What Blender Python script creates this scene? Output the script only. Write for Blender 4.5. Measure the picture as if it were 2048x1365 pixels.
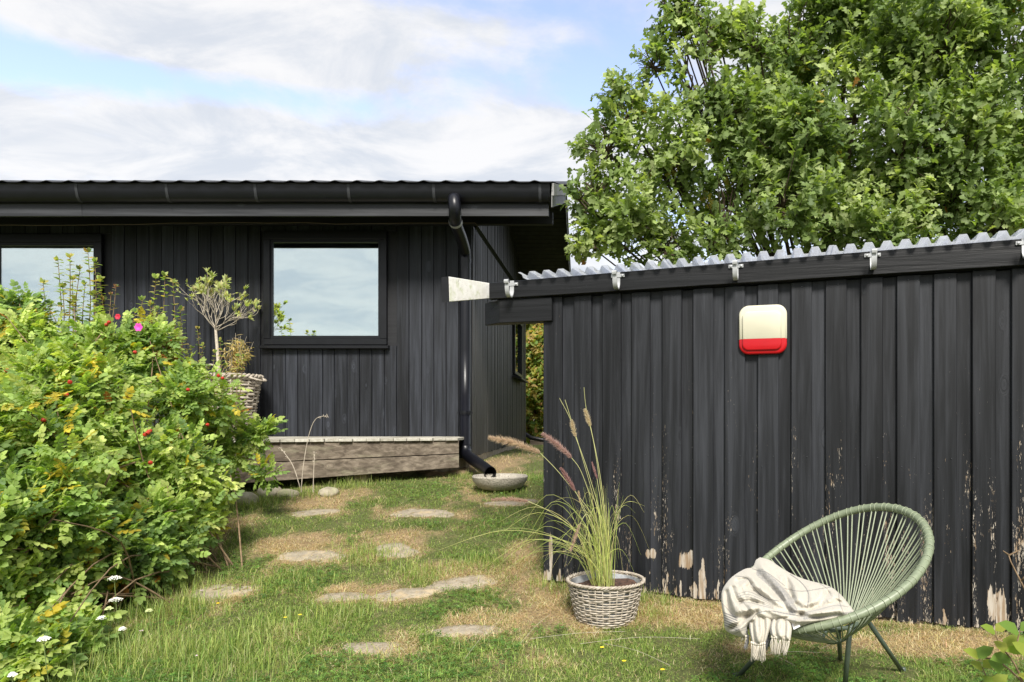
import bpy, bmesh, math, random
import numpy as np
from mathutils import Vector, Matrix
sc = bpy.context.scene
for o in list(bpy.data.objects): bpy.data.objects.remove(o)
rng = np.random.default_rng(7); random.seed(7)
C = sc.collection
# ------------------------------------------------------------------ camera, sky, sun, exposure
CAMZ = 1.15; F = 1400.0; PX, PY = 1180.0, 845.0
cam = bpy.data.objects.new('camera', bpy.data.cameras.new('camera')); C.objects.link(cam)
cam.location = (0, 0, CAMZ); cam.rotation_euler = (math.pi/2, 0, 0)
cam.data.sensor_width = 36; cam.data.lens = 36*F/2048
cam.data.shift_x = -(PX-1024)/2048; cam.data.shift_y = (PY-682.5)/2048
cam.data.clip_end = 2000; cam.data.clip_start = .05
sc.camera = cam
SUN_EL, SUN_AZ = 44, 172           # sun high, behind the camera
sd = Vector((math.sin(math.radians(SUN_AZ))*math.cos(math.radians(SUN_EL)), math.cos(math.radians(SUN_AZ))*math.cos(math.radians(SUN_EL)), math.sin(math.radians(SUN_EL))))
sun = bpy.data.objects.new('sun', bpy.data.lights.new('sun', 'SUN')); C.objects.link(sun)
sun.rotation_euler = sd.to_track_quat('Z', 'Y').to_euler(); sun.data.energy = 2.35; sun.data.angle = math.radians(16); sun.data.color = (1, .95, .87)
sc.view_settings.view_transform = 'Standard'; sc.view_settings.look = 'None'; sc.view_settings.gamma = 1
sc.view_settings.exposure = 1.46
sc.view_settings.use_curve_mapping = False
sc.cycles.diffuse_bounces = 7; sc.cycles.transmission_bounces = 10; sc.cycles.transparent_max_bounces = 12

class NT:
    """small helper for node trees"""
    def __init__(s, nt): s.t = nt; s.n = nt.nodes; s.l = nt.links
    def new(s, typ, ins=None, **kw):
        n = s.n.new(typ)
        for k, v in kw.items(): setattr(n, k, v)
        for k, v in (ins or {}).items():
            if isinstance(v, bpy.types.NodeSocket): s.l.new(v, n.inputs[k])
            else: n.inputs[k].default_value = v
        return n
    def math(s, op, a, b=0.0, c=0.0, clamp=False):
        n = s.new('ShaderNodeMath', {0: a, 1: b, 2: c}, operation=op); n.use_clamp = clamp; return n.outputs[0]
    def mix(s, f, a, b, blend='MIX'):
        n = s.n.new('ShaderNodeMix'); n.data_type = 'RGBA'; n.blend_type = blend
        for i, v in ((0, f), (6, a), (7, b)):
            if isinstance(v, bpy.types.NodeSocket): s.l.new(v, n.inputs[i])
            else: n.inputs[i].default_value = v
        return n.outputs[2]
    def noise(s, vec, scale, detail=4, rough=.55, dist=0):
        return s.new('ShaderNodeTexNoise', {'Vector': vec, 'Scale': scale, 'Detail': detail, 'Roughness': rough, 'Distortion': dist}).outputs[0]
    def ramp(s, f, stops, interp='LINEAR'):
        n = s.new('ShaderNodeValToRGB', {0: f}); e = n.color_ramp; e.interpolation = interp
        while len(e.elements) < len(stops): e.elements.new(.5)
        for el, (p, c) in zip(e.elements, stops): el.position = p; el.color = c if isinstance(c, tuple) else (c, c, c, 1)
        return n.outputs[0]
    def sstep(s, v, a, b):
        n = s.new('ShaderNodeMapRange', {0: v, 1: a, 2: b, 3: 0.0, 4: 1.0}, interpolation_type='SMOOTHSTEP'); return n.outputs[0]
    def mapping(s, vec, scale=(1, 1, 1), loc=(0, 0, 0), rot=(0, 0, 0)):
        return s.new('ShaderNodeMapping', {'Vector': vec, 'Scale': scale, 'Location': loc, 'Rotation': rot}).outputs[0]

w = bpy.data.worlds.new('World'); sc.world = w; w.use_nodes = True
T = NT(w.node_tree); T.n.clear()
tc = T.new('ShaderNodeTexCoord').outputs['Generated']
sky = T.new('ShaderNodeTexSky', sky_type='NISHITA'); sky.sun_disc = False
sky.sun_elevation = math.radians(SUN_EL); sky.sun_rotation = math.radians(SUN_AZ); sky.air_density = 1.0; sky.dust_density = .6; sky.ozone_density = 1.5
sep = T.new('ShaderNodeSeparateXYZ', {0: tc})
zc = T.math('MAXIMUM', sep.outputs[2], 0.0)
den = T.math('ADD', zc, .16)
cu = T.math('DIVIDE', sep.outputs[0], den); cv = T.math('DIVIDE', sep.outputs[1], den)
cvec = T.new('ShaderNodeCombineXYZ', {0: cu, 1: cv, 2: 0.0}).outputs[0]
n1 = T.noise(T.mapping(cvec, (1.15, 1.5, 1), (3.1, .4, 0), (0, 0, .35)), 1.0, 9, .56, .35)
n2 = T.noise(T.mapping(cvec, (2.6, 2.2, 1), (8.1, 2.4, 0)), 1.0, 8, .6, .2)
az = T.math('ARCTAN2', sep.outputs[0], sep.outputs[1]); el = T.math('ARCSINE', sep.outputs[2])
def blob(px, py, rx, ry, amt):      # a soft bank of cloud (amt > 0) or a clear gap (amt < 0) at a place in the sky
    u = (px-PX)/F; v = (PY-py)/F; a0 = math.atan2(u, 1); e0 = math.atan2(v, math.sqrt(1+u*u))
    dx = T.math('MULTIPLY', T.math('SUBTRACT', az, a0), F/rx); dy = T.math('MULTIPLY', T.math('SUBTRACT', el, e0), F/ry)
    r2 = T.math('ADD', T.math('MULTIPLY', dx, dx), T.math('MULTIPLY', dy, dy))
    return T.math('MULTIPLY', T.math('POWER', 2.718, T.math('MULTIPLY', r2, -1.0)), amt)
acc = T.math('ADD', T.math('MULTIPLY', n1, 1.0), T.math('ADD', T.math('MULTIPLY', n2, .46), T.math('MULTIPLY', T.math('SUBTRACT', T.noise(T.mapping(cvec, (6, 5, 1), (2, 7, 0), (0, 0, .4)), 1.0, 7, .62, .3), .5), .42)))
for b in ((150, 20, 420, 75, .20), (760, 80, 330, 80, .20), (430, 110, 200, 60, .13), (500, 255, 900, 50, .15), (700, 215, 300, 22, -.08), (250, 300, 200, 24, -.08), (900, 320, 200, 22, -.10), (60, 140, 260, 36, -.34), (330, 160, 280, 28, -.28),
          (1230, 80, 190, 130, -.17), (960, 5, 300, 24, -.2), (420, 10, 70, 40, -.12), (1100, 170, 220, 50, -.14), (600, 172, 300, 22, -.12), (300, 345, 900, 60, .2), (1150, 320, 400, 120, .15), (1750, 150, 500, 300, .12)):
    acc = T.math('ADD', acc, blob(*b))
low = T.sstep(el, .36, .05)
acc = T.math('ADD', acc, T.math('ADD', T.math('MULTIPLY', low, .14), T.math('MULTIPLY', T.sstep(sep.outputs[1], .1, -.3), .5)))  # adds an unseen cloud bank behind the camera for plain, bright window reflections
cf = T.sstep(acc, .54, .84)
cf = T.math('MULTIPLY', cf, .95)
shade = T.noise(T.mapping(cvec, (2.6, 3.6, 1), (1.7, 5.2, 0)), 1.0, 8, .62, .5)
CB = 2.34
ccol = T.mix(T.sstep(shade, .36, .62), (CB*.76, CB*.80, CB*.86, 1), (CB*1.02, CB*1.01, CB*1.0, 1))
skc = T.new('ShaderNodeHueSaturation', {'Hue': .514, 'Color': sky.outputs[0], 'Saturation': .86, 'Value': .88}).outputs[0]
base = T.mix(T.sstep(sep.outputs[2], -.02, .0), (1.2, 1.4, 1.0, 1), T.mix(cf, skc, ccol))
bg = T.new('ShaderNodeBackground', {'Color': base, 'Strength': .15})
T.l.new(bg.outputs[0], T.new('ShaderNodeOutputWorld').inputs[0])

# ------------------------------------------------------------------ helpers
def tag(o, label=None, cat=None, group=None, kind=None):
    for k, v in (('label', label), ('category', cat), ('group', group), ('kind', kind)):
        if v: o[k] = v
    return o
def empty(name, loc=(0, 0, 0), rz=0, **kw):
    o = bpy.data.objects.new(name, None); C.objects.link(o); o.location = loc; o.rotation_euler = (0, 0, rz); o.empty_display_size = .1
    return tag(o, **kw)
class MB:
    def __init__(s): s.v = []; s.f = []
    def add(s, vs, fs):
        b = len(s.v); s.v += [tuple(v) for v in vs]; s.f += [tuple(b+i for i in f) for f in fs]; return s
    def box(s, x0, x1, y0, y1, z0, z1):
        return s.hexa([(x0, y0, z0), (x1, y0, z0), (x1, y1, z0), (x0, y1, z0), (x0, y0, z1), (x1, y0, z1), (x1, y1, z1), (x0, y1, z1)])
    def hexa(s, p):
        return s.add(p, [(0, 3, 2, 1), (4, 5, 6, 7), (0, 1, 5, 4), (1, 2, 6, 5), (2, 3, 7, 6), (3, 0, 4, 7)])
    def prism(s, poly, axis, a, b):
        """poly: 2D points, extruded along axis 'x','y' or 'z' between a and b"""
        def P(q, t): return {'x': (t, q[0], q[1]), 'y': (q[0], t, q[1]), 'z': (q[0], q[1], t)}[axis]
        n = len(poly); vs = [P(q, a) for q in poly]+[P(q, b) for q in poly]
        return s.add(vs, [tuple(range(n)), tuple(range(2*n-1, n-1, -1))]+[(i, i+n, (i+1) % n+n, (i+1) % n) for i in range(n)])
    def tube(s, pts, r, n=8, cap=True, closed=False):
        pts = [Vector(p) for p in pts]; m = len(pts); rs = r if hasattr(r, '__len__') else [r]*m
        up = None; vs = []
        for i, p in enumerate(pts):
            t = (pts[(i+1) % m]-pts[i-1]) if closed else (pts[min(i+1, m-1)]-pts[max(i-1, 0)])
            t.normalize()
            if up is None:
                up = Vector((0, 0, 1)) if abs(t.z) < .9 else Vector((1, 0, 0))
            a = t.cross(up)
            if a.length < 1e-5: a = t.cross(Vector((0, 1, 0)))
            a.normalize(); b = a.cross(t); up = b
            for k in range(n):
                th = 2*math.pi*k/n; vs.append(p+a*(math.cos(th)*rs[i])+b*(math.sin(th)*rs[i]))
        fs = []
        for i in range(m if closed else m-1):
            j = (i+1) % m
            for k in range(n): fs.append((i*n+k, i*n+(k+1) % n, j*n+(k+1) % n, j*n+k))
        if cap and not closed: fs += [tuple(range(n-1, -1, -1)), tuple((m-1)*n+k for k in range(n))]
        return s.add(vs, fs)
    def lathe(s, prof, n=48, c=(0, 0, 0)):
        m = len(prof); vs = [(c[0]+r*math.cos(2*math.pi*k/n), c[1]+r*math.sin(2*math.pi*k/n), c[2]+z) for r, z in prof for k in range(n)]
        return s.add(vs, [(i*n+k, i*n+(k+1) % n, (i+1)*n+(k+1) % n, (i+1)*n+k) for i in range(m-1) for k in range(n)])
    def build(s, name, mat, parent=None, smooth=False, bevel=0, data_only=False):
        me = bpy.data.meshes.new(name); me.from_pydata(s.v, [], s.f)
        bm = bmesh.new(); bm.from_mesh(me)
        bmesh.ops.recalc_face_normals(bm, faces=bm.faces)
        if bevel: bmesh.ops.bevel(bm, geom=list(bm.edges), offset=bevel, segments=1, affect='EDGES', clamp_overlap=True)
        bm.to_mesh(me); bm.free()
        if smooth:
            me.polygons.foreach_set('use_smooth', [True]*len(me.polygons))
            if smooth != True: me.set_sharp_from_angle(angle=math.radians(smooth))
        if mat: me.materials.append(mat)
        if data_only: return me
        o = bpy.data.objects.new(name, me); C.objects.link(o)
        if parent: o.parent = parent
        return o
def fast_mesh(name, V, tris, mat, cols=None, parent=None, smooth=False, link=True):
    me = bpy.data.meshes.new(name); V = np.ascontiguousarray(V, np.float32); tris = np.ascontiguousarray(tris, np.int32)
    me.vertices.add(len(V)); me.vertices.foreach_set('co', V.ravel())
    me.loops.add(tris.size); me.loops.foreach_set('vertex_index', tris.ravel())
    k = tris.shape[1]
    me.polygons.add(len(tris)); me.polygons.foreach_set('loop_start', np.arange(0, tris.size, k, dtype=np.int32))
    me.polygons.foreach_set('use_smooth', np.full(len(tris), bool(smooth)))
    if cols is not None:
        a = me.color_attributes.new('Col', 'FLOAT_COLOR', 'POINT')
        c = np.ones((len(V), 4), np.float32); c[:, :3] = cols; a.data.foreach_set('color', c.ravel())
    me.update(calc_edges=True); me.validate()
    if mat: me.materials.append(mat)
    if not link: return me
    o = bpy.data.objects.new(name, me); C.objects.link(o)
    if parent: o.parent = parent
    return o
def scatter(tv, tt, R, L, col, jitter=None):
    """copies of a template (tv, tt) with matrices R (N,3,3), places L (N,3), colours col (N,3) -> arrays"""
    N = len(L); V = np.einsum('nij,kj->nki', R, tv)+L[:, None, :]
    n = len(tv); I = (tt[None]+(np.arange(N)*n)[:, None, None]).reshape(-1, tt.shape[1])
    return V.reshape(-1, 3), I, np.repeat(col, n, 0)
def frames(d, up=(0, 0, 1), roll=None):
    """matrices whose local y runs along d (N,3), local z towards up as far as it can"""
    d = d/np.linalg.norm(d, axis=1, keepdims=True); up = np.broadcast_to(np.asarray(up, float), d.shape)
    x = np.cross(d, up); x /= np.linalg.norm(x, axis=1, keepdims=True)+1e-9; z = np.cross(x, d)
    if roll is not None:
        c, s = np.cos(roll)[:, None], np.sin(roll)[:, None]; x, z = x*c+z*s, z*c-x*s
    return np.stack([x, d, z], 2)
def merge(parts):
    Vs, Is, Cs = [], [], []; b = 0
    for V, I, c in parts: Vs.append(V); Is.append(I+b); Cs.append(c); b += len(V)
    return np.concatenate(Vs), np.concatenate(Is), np.concatenate(Cs)
def rand_dirs(n, r=rng):
    d = r.normal(size=(n, 3)); return d/np.linalg.norm(d, axis=1, keepdims=True)
def W(px, py, Y):                    # the point at distance Y that the photograph shows at (px, py)
    return Vector(((px-PX)/F*Y, Y, CAMZ+(PY-py)/F*Y))
_ph = np.random.default_rng(3).uniform(0, 6.28, (40, 4))
def fnoise(x, y, s, seed=0, octs=3):  # cheap smooth noise of sines, about -1..1
    out = 0; amp = 1; tot = 0
    for o in range(octs):
        for k in range(3):
            a, b, c, d = _ph[(seed*7+o*3+k) % 40]
            out = out+amp*np.sin(x*s*math.cos(a)*1.7+y*s*math.sin(a)*1.7+b+1.3*np.sin(x*s*math.cos(c)+y*s*math.sin(c)+d)); tot += amp
        s *= 2.1; amp *= .55
    return out/tot*1.4
GX = [-60, 1.5, 3.8, 4.55, 5.5, 6.9, 7.4, 8, 9.2, 10.7, 14, 30, 200]; GZ = [-.1, -.02, .0, .115, .305, .505, .555, .66, .68, .69, .66, .6, .6]
def ground(x, y):
    x = np.asarray(x, float); y = np.asarray(y, float)
    k = np.zeros_like(y)
    for o in (-.35, -.18, 0, .18, .35): k = k+np.interp(y+o, GX, GZ)
    z = k/5-.018*np.clip(x-1, 0, 3)+.012*fnoise(x, y, 2.1, 1, 2)
    z = z-.06*np.clip((y-7.4)/.5, 0, 1)*np.clip((-1.35-x)/.3, 0, 1)
    return z
# ------------------------------------------------------------------ materials
def mat(name):
    m = bpy.data.materials.new(name); m.use_nodes = True; t = NT(m.node_tree); t.n.clear()
    out = t.new('ShaderNodeOutputMaterial'); p = t.new('ShaderNodeBsdfPrincipled'); t.l.new(p.outputs[0], out.inputs[0])
    t.p = p; t.out = out; return m, t
def bump(t, h, strength=.3, dist=.01, normal=None):
    b = t.new('ShaderNodeBump', {'Height': h, 'Strength': strength, 'Distance': dist}); t.l.new(b.outputs[0], t.p.inputs['Normal']); return b
def setp(t, **kw):
    for k, v in kw.items():
        k = k.replace('_', ' ')
        if isinstance(v, bpy.types.NodeSocket): t.l.new(v, t.p.inputs[k])
        else: t.p.inputs[k].default_value = v
def obco(t, rand=4.0):
    oc = t.new('ShaderNodeTexCoord').outputs['Object']; r = t.new('ShaderNodeObjectInfo').outputs['Random']
    off = t.new('ShaderNodeCombineXYZ', {0: t.math('MULTIPLY', r, rand), 1: t.math('MULTIPLY', r, rand*2.7), 2: t.math('MULTIPLY', r, rand*5.1)}).outputs[0]
    return t.new('ShaderNodeVectorMath', {0: oc, 1: off}, operation='ADD').outputs[0], oc, r
def wood(name, dark, light, axis='z', rough=.6, spec=.5, knots=.6, bumpk=.5, wear=None, tint=.42):
    """painted or weathered board: long grain along axis, knots, board to board variation"""
    m, t = mat(name); v, oc, r = obco(t)
    sc_ = {'z': (28, 28, 1.2), 'x': (1.2, 28, 28), 'y': (28, 1.2, 28)}[axis]; sk = {'z': (1, 1, .45), 'x': (.45, 1, 1), 'y': (1, .45, 1)}[axis]
    kn = t.new('ShaderNodeTexVoronoi', {'Vector': t.mapping(v, sk), 'Scale': 4.2, 'Randomness': 1.0}); kd = kn.outputs['Distance']
    kmask = t.sstep(kd, .16, .02)
    warp = t.new('ShaderNodeVectorMath', {0: t.mapping(v, sc_), 1: t.new('ShaderNodeCombineXYZ', {0: t.math('MULTIPLY', kmask, 3.0), 1: t.math('MULTIPLY', kmask, 3.0), 2: t.math('MULTIPLY', kmask, 2.0)}).outputs[0]}, operation='ADD').outputs[0]
    g = t.noise(warp, 1.0, 6, .62, .4)
    g2 = t.noise(t.mapping(v, tuple(a*.18 for a in sc_)), 1.0, 3, .5)
    rings = t.sstep(t.math('SINE', t.math('MULTIPLY', kd, 130.0)), -.2, .9)
    rings = t.math('MULTIPLY', rings, t.sstep(kd, .14, .03))
    f = t.math('ADD', t.math('MULTIPLY', t.sstep(g, .3, .75), .6), t.math('MULTIPLY', g2, .4))
    f = t.math('ADD', f, t.math('MULTIPLY', rings, .35*knots)); f = t.math('ADD', f, t.math('MULTIPLY', kmask, .35*knots))
    f = t.math('ADD', f, t.math('MULTIPLY', t.math('SUBTRACT', r, .5), tint), clamp=True)
    col = t.mix(t.math('POWER', f, 1.5), dark+(1,), light+(1,))
    hgt = t.math('ADD', g, t.math('MULTIPLY', rings, -.4*knots))
    if wear: col, hgt = wear(t, v, oc, col, hgt, g)
    setp(t, Base_Color=col, Roughness=t.math('ADD', t.math('MULTIPLY', g, .25), rough-.12), Specular_IOR_Level=spec)
    bump(t, hgt, bumpk, .004); return m
def plain(name, col, rough=.5, metal=0, spec=.5, nscale=0, namt=.15, bmp=0):
    m, t = mat(name); c = col+(1,)
    if nscale:
        v, oc, r = obco(t); n = t.noise(v, nscale, 5, .6)
        c = t.mix(t.math('MULTIPLY', t.sstep(n, .3, .7), 1.0), tuple(a*(1-namt) for a in col)+(1,), tuple(min(1, a*(1+namt)) for a in col)+(1,))
        if bmp: bump(t, n, bmp, .003)
    setp(t, Base_Color=c, Roughness=rough, Metallic=metal, Specular_IOR_Level=spec); return m
def foliage(name, transl=.35, rough=.45, spec=.4, tcol=(1.25, 1.3, .5)):
    m, t = mat(name); c = t.new('ShaderNodeVertexColor', layer_name='Col').outputs[0]
    setp(t, Base_Color=c, Roughness=rough, Specular_IOR_Level=spec)
    tr = t.new('ShaderNodeBsdfTranslucent', {'Color': t.mix(1.0, c, tcol+(1,), 'MULTIPLY')})
    mx = t.new('ShaderNodeMixShader', {0: transl, 1: t.p.outputs[0], 2: tr.outputs[0]}); t.l.new(mx.outputs[0], t.out.inputs[0]); return m
M = {}
def shed_wear(t, v, oc, col, hgt, g):
    s = t.new('ShaderNodeSeparateXYZ', {0: oc}); X, Z = s.outputs[0], s.outputs[2]
    # small flakes in long vertical clusters, denser towards the ground
    cl = t.noise(t.mapping(v, (9, 9, 1.1)), 1.0, 3, .6)
    fl = t.noise(t.mapping(v, (190, 190, 30)), 1.0, 3, .7)
    lowz = t.sstep(Z, 1.95, .3)
    thr = t.math('SUBTRACT', .80, t.math('MULTIPLY', t.math('MULTIPLY', t.sstep(cl, .44, .72), .19), t.math('ADD', lowz, .35)))
    thr = t.math('SUBTRACT', thr, t.math('MULTIPLY', lowz, .045))
    m1 = t.sstep(t.math('SUBTRACT', fl, thr), 0.0, .02)
    # bare wood creeping up from the board ends
    edge = t.noise(t.mapping(v, (30, 30, 5)), 1.0, 4, .7)
    gz = t.math('ADD', t.math('MULTIPLY', X, -.062), .11)
    hz = t.math('SUBTRACT', Z, gz)
    m2 = t.sstep(t.math('ADD', t.math('MULTIPLY', t.math('SUBTRACT', edge, .47), 1.0), t.math('MULTIPLY', hz, -1.1)), .0, .02)
    m = t.math('MAXIMUM', m1, m2)
    for (cx, cz, rx, rz) in ((.925, .31, .045, .055), (.70, .335, .03, .03), (1.02, .13, .022, .16), (.975, .13, .016, .05), (.05, .28, .012, .16), (.02, .12, .03, .09), (.60, .07, .012, .09), (2.62, .15, .05, .12)):
        dx = t.math('DIVIDE', t.math('SUBTRACT', X, cx), rx); dz = t.math('DIVIDE', t.math('SUBTRACT', Z, cz), rz)
        r2 = t.math('ADD', t.math('MULTIPLY', dx, dx), t.math('MULTIPLY', dz, dz))
        r2 = t.math('ADD', r2, t.math('MULTIPLY', t.math('SUBTRACT', edge, .5), 6.0))
        m = t.math('MAXIMUM', m, t.sstep(r2, 1.0, .8))
    bare = t.mix(t.sstep(t.noise(t.mapping(v, (60, 60, 6)), 1.0, 3), .35, .65), (.24, .17, .105, 1), (.42, .38, .325, 1))
    return t.mix(m, col, bare), t.math('SUBTRACT', hgt, t.math('MULTIPLY', m, .8))
def shed_wear2(t, v, oc, col, hgt, g):
    cl = t.noise(t.mapping(v, (1.1, 9, 9)), 1.0, 3, .6); fl = t.noise(t.mapping(v, (30, 150, 150)), 1.0, 3, .7)
    m = t.sstep(t.math('SUBTRACT', fl, t.math('SUBTRACT', .86, t.math('MULTIPLY', t.sstep(cl, .5, .75), .12))), 0.0, .02)
    return t.mix(m, col, (.4, .36, .32, 1)), hgt
M['shed'] = wood('black_painted_shed_board', (.0025, .003, .0044), (.035, .038, .046), 'z', .52, .32, .5, .55, shed_wear)
M['shed_beam'] = wood('black_painted_beam', (.0022, .0026, .0035), (.011, .012, .015), 'x', .5, .32, .8, .9, shed_wear2)
M['house'] = wood('black_stained_board', (.003, .0037, .0056), (.040, .045, .058), 'z', .55, .32, .9, .45)
M['house_x'] = wood('black_stained_fascia', (.007, .008, .010), (.055, .058, .066), 'x', .5, .5, 1.5, .4)
M['house_dark'] = wood('black_stained_timber', (.005, .005, .007), (.013, .014, .017), 'x', .55, .4, .4, .4)
M['soffit'] = plain('dark_soffit_board', (.012, .012, .013), .6, 0, .4, 9, .5)
M['batten'] = wood('black_gable_batten', (.005, .005, .005), (.065, .061, .054), 'z', .5, .6, .2, .7)
M['verge'] = wood('weathered_black_verge', (.03, .031, .032), (.34, .34, .33), 'z', .6, .4, .5, .8)
M['trim'] = plain('black_window_frame', (.005, .0055, .0075), .38, 0, .35, 8, .2)
M['gutter'] = plain('black_plastic_gutter', (.005, .0055, .009), .36, 0, .4, 6, .15)
M['clip'] = plain('dark_grey_clip', (.03, .032, .038), .45, 0, .5)
M['roof'] = plain('dark_fibre_cement', (.035, .037, .042), .6, 0, .4, 10, .25, .2)
def deck_wear(t, v, oc, col, hgt, g):
    l = t.noise(t.mapping(v, (.9, 7, 9)), 1.0, 6, .65)
    sp = t.noise(v, 60, 3, .7)
    c = t.mix(t.math('MULTIPLY', t.sstep(l, .52, .68), .3), col, (.34, .33, .22, 1))
    return t.mix(t.math('MULTIPLY', t.sstep(sp, .62, .7), .5), c, (.05, .045, .035, 1)), hgt
M['deck'] = wood('weathered_grey_board', (.07, .054, .040), (.36, .30, .235), 'x', .8, .2, .5, .6, deck_wear, .12)
M['deck_top'] = wood('bleached_deck_plank', (.30, .28, .23), (.62, .60, .53), 'y', .8, .2, .4, .6)
M['post'] = wood('pale_timber_post', (.22, .17, .10), (.42, .34, .22), 'z', .8, .2, .4, .5)
def white_wear(t, v, oc, col, hgt, g):
    n = t.noise(t.mapping(oc, (14, 14, 26)), 1.0, 5, .7); s = t.new('ShaderNodeSeparateXYZ', {0: oc})
    y = t.math('SUBTRACT', s.outputs[0], -.30)
    m = t.sstep(t.math('ADD', t.math('MULTIPLY', y, 5.0), t.math('MULTIPLY', t.math('SUBTRACT', n, .5), 1.6)), -.04, .0)
    gr = t.noise(t.mapping(oc, (3, 3, 3)), 4.0, 4, .6)
    c = t.mix(t.sstep(gr, .5, .75), col, (.52, .56, .36, 1))
    chip = t.sstep(t.noise(t.mapping(oc, (70, 70, 40)), 1.0, 3, .7), .66, .7)
    c = t.mix(chip, c, (.25, .23, .18, 1))
    return t.mix(m, c, (.012, .013, .015, 1)), hgt
M['white_end'] = wood('peeling_white_paint', (.74, .72, .66), (.90, .89, .85), 'x', .7, .3, .3, .8, white_wear)
M['concrete'] = plain('rough_concrete', (.34, .29, .22), .9, 0, .2, 14, .35, .5)
# steel, sign, cords
M['galv'] = plain('galvanised_bracket', (.40, .41, .42), .5, .2, .5, 30, .12)
M['cream'] = plain('cream_enamel', (.60, .575, .45), .28, 0, .5, 4, .05)
M['red'] = plain('red_enamel', (.45, .004, .010), .3, 0, .5, 4, .06)
M['cord'] = plain('sage_green_cord', (.25, .285, .19), .45, 0, .5, 40, .1)
M['rim'] = plain('sage_green_wrapped_rim', (.19, .225, .145), .42, 0, .5, 60, .12)
M['legs'] = plain('grey_green_steel_leg', (.075, .10, .075), .4, .1, .5, 20, .1)
# glass of the windows: coated, mirrors the sky
m, t = mat('coated_window_glass'); gl = t.new('ShaderNodeBsdfGlossy', {'Color': (.84, .94, .93, 1), 'Roughness': .015}); tr = t.new('ShaderNodeBsdfTransparent', {'Color': (.85, .9, .9, 1)})
oc = t.new('ShaderNodeTexCoord').outputs['Object']; nb = t.noise(t.mapping(oc, (1, 1, 1.3)), 1.6, 2, .5)
bb = t.new('ShaderNodeBump', {'Height': nb, 'Strength': .03, 'Distance': .02}); t.l.new(bb.outputs[0], gl.inputs['Normal'])
mx = t.new('ShaderNodeMixShader', {0: .68, 1: tr.outputs[0], 2: gl.outputs[0]}); t.l.new(mx.outputs[0], t.out.inputs[0]); M['glass'] = m
# translucent corrugated roofing
m, t = mat('translucent_roof_sheet'); v, oc, r = obco(t, 0)
n = t.noise(t.mapping(oc, (2, 8, 2)), 3.0, 5, .6); c = t.mix(t.sstep(n, .42, .7), (.74, .74, .75, 1), (.42, .42, .43, 1))
setp(t, Base_Color=c, Roughness=.22, Specular_IOR_Level=.7)
tl = t.new('ShaderNodeBsdfTranslucent', {'Color': (.84, .85, .88, 1)}); tp = t.new('ShaderNodeBsdfTransparent', {'Color': (.9, .94, 1, 1)})
a = t.new('ShaderNodeMixShader', {0: .5, 1: t.p.outputs[0], 2: tl.outputs[0]}); b = t.new('ShaderNodeMixShader', {0: .32, 1: a.outputs[0], 2: tp.outputs[0]})
t.l.new(b.outputs[0], t.out.inputs[0]); M['sheet'] = m
m, t = mat('white_curtain'); setp(t, Base_Color=(.8, .8, .78, 1), Roughness=.9); M['curtain'] = m
m, t = mat('pale_room_wall'); setp(t, Base_Color=(.6, .6, .58, 1), Roughness=.9); M['room'] = m
M['leaf'] = foliage('oak_leaf_green', .45, .5, .3, (1.3, 1.4, .45))
M['roseleaf'] = foliage('rose_leaf_green', .5, .5, .3, (1.35, 1.4, .5))
M['grass'] = foliage('grass_blade', .4, .6, .2, (1.1, 1.15, .6))
M['bark'] = plain('brown_bark', (.085, .062, .045), .85, 0, .2, 30, .4, .5)
M['twig'] = plain('brown_twig', (.20, .14, .085), .8, 0, .2, 40, .3)
M['pale_twig'] = plain('pale_grey_twig', (.50, .44, .36), .8, 0, .2, 40, .2)
M['black_pipe'] = plain('black_pipe', (.01, .01, .012), .4)
# ------------------------------------------------------------------ ground with its straw patches and stones
STONES = [  # px, py, Y, half width m, half depth m, angle, label
 (625, 1026, 6.15, .20, .13, .1, 'small grey stepping stone half lost in straw, nearest the deck boulders'),
 (842, 1027, 6.15, .27, .15, -.1, 'grey speckled stepping stone in the lawn straight below the short deck post'),
 (1012, 1008, 6.4, .18, .09, 0, 'thin stepping stone just in front of the concrete bowl'),
 (625, 1113, 5.12, .24, .13, .1, 'wide grey stepping stone left of the pair halfway up the lawn'),
 (790, 1102, 5.22, .19, .13, -.2, 'pale stepping stone right of the pair halfway up the lawn'),
 (925, 1168, 4.62, .26, .10, .25, 'long sandy stepping stone running towards the shed corner'),
 (805, 1189, 4.42, .24, .09, .15, 'long pale stepping stone in the middle row, left one of two'),
 (680, 1196, 4.36, .17, .08, .05, 'narrow buried stepping stone at the left end of the middle row'),
 (925, 1263, 3.95, .22, .09, .15, 'straw covered stepping stone left of the wicker grass pot'),
 (757, 1298, 3.68, .19, .10, -.05, 'rounded grey stepping stone nearest the camera'),
 (450, 1185, 4.42, .22, .13, .3, 'worn flat stone beside the foot of the rose bush'),
 (1055, 1003, 6.45, .12, .07, 0, 'small flat stone touching the shed corner in view')]
def fitY(px, py):                     # where the view ray meets the ground
    Ys = np.linspace(2, 12, 2001); z = CAMZ+(PY-py)/F*Ys; g = ground((px-PX)/F*Ys, Ys)
    i = np.argmax(z < g); return Ys[i]
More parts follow.
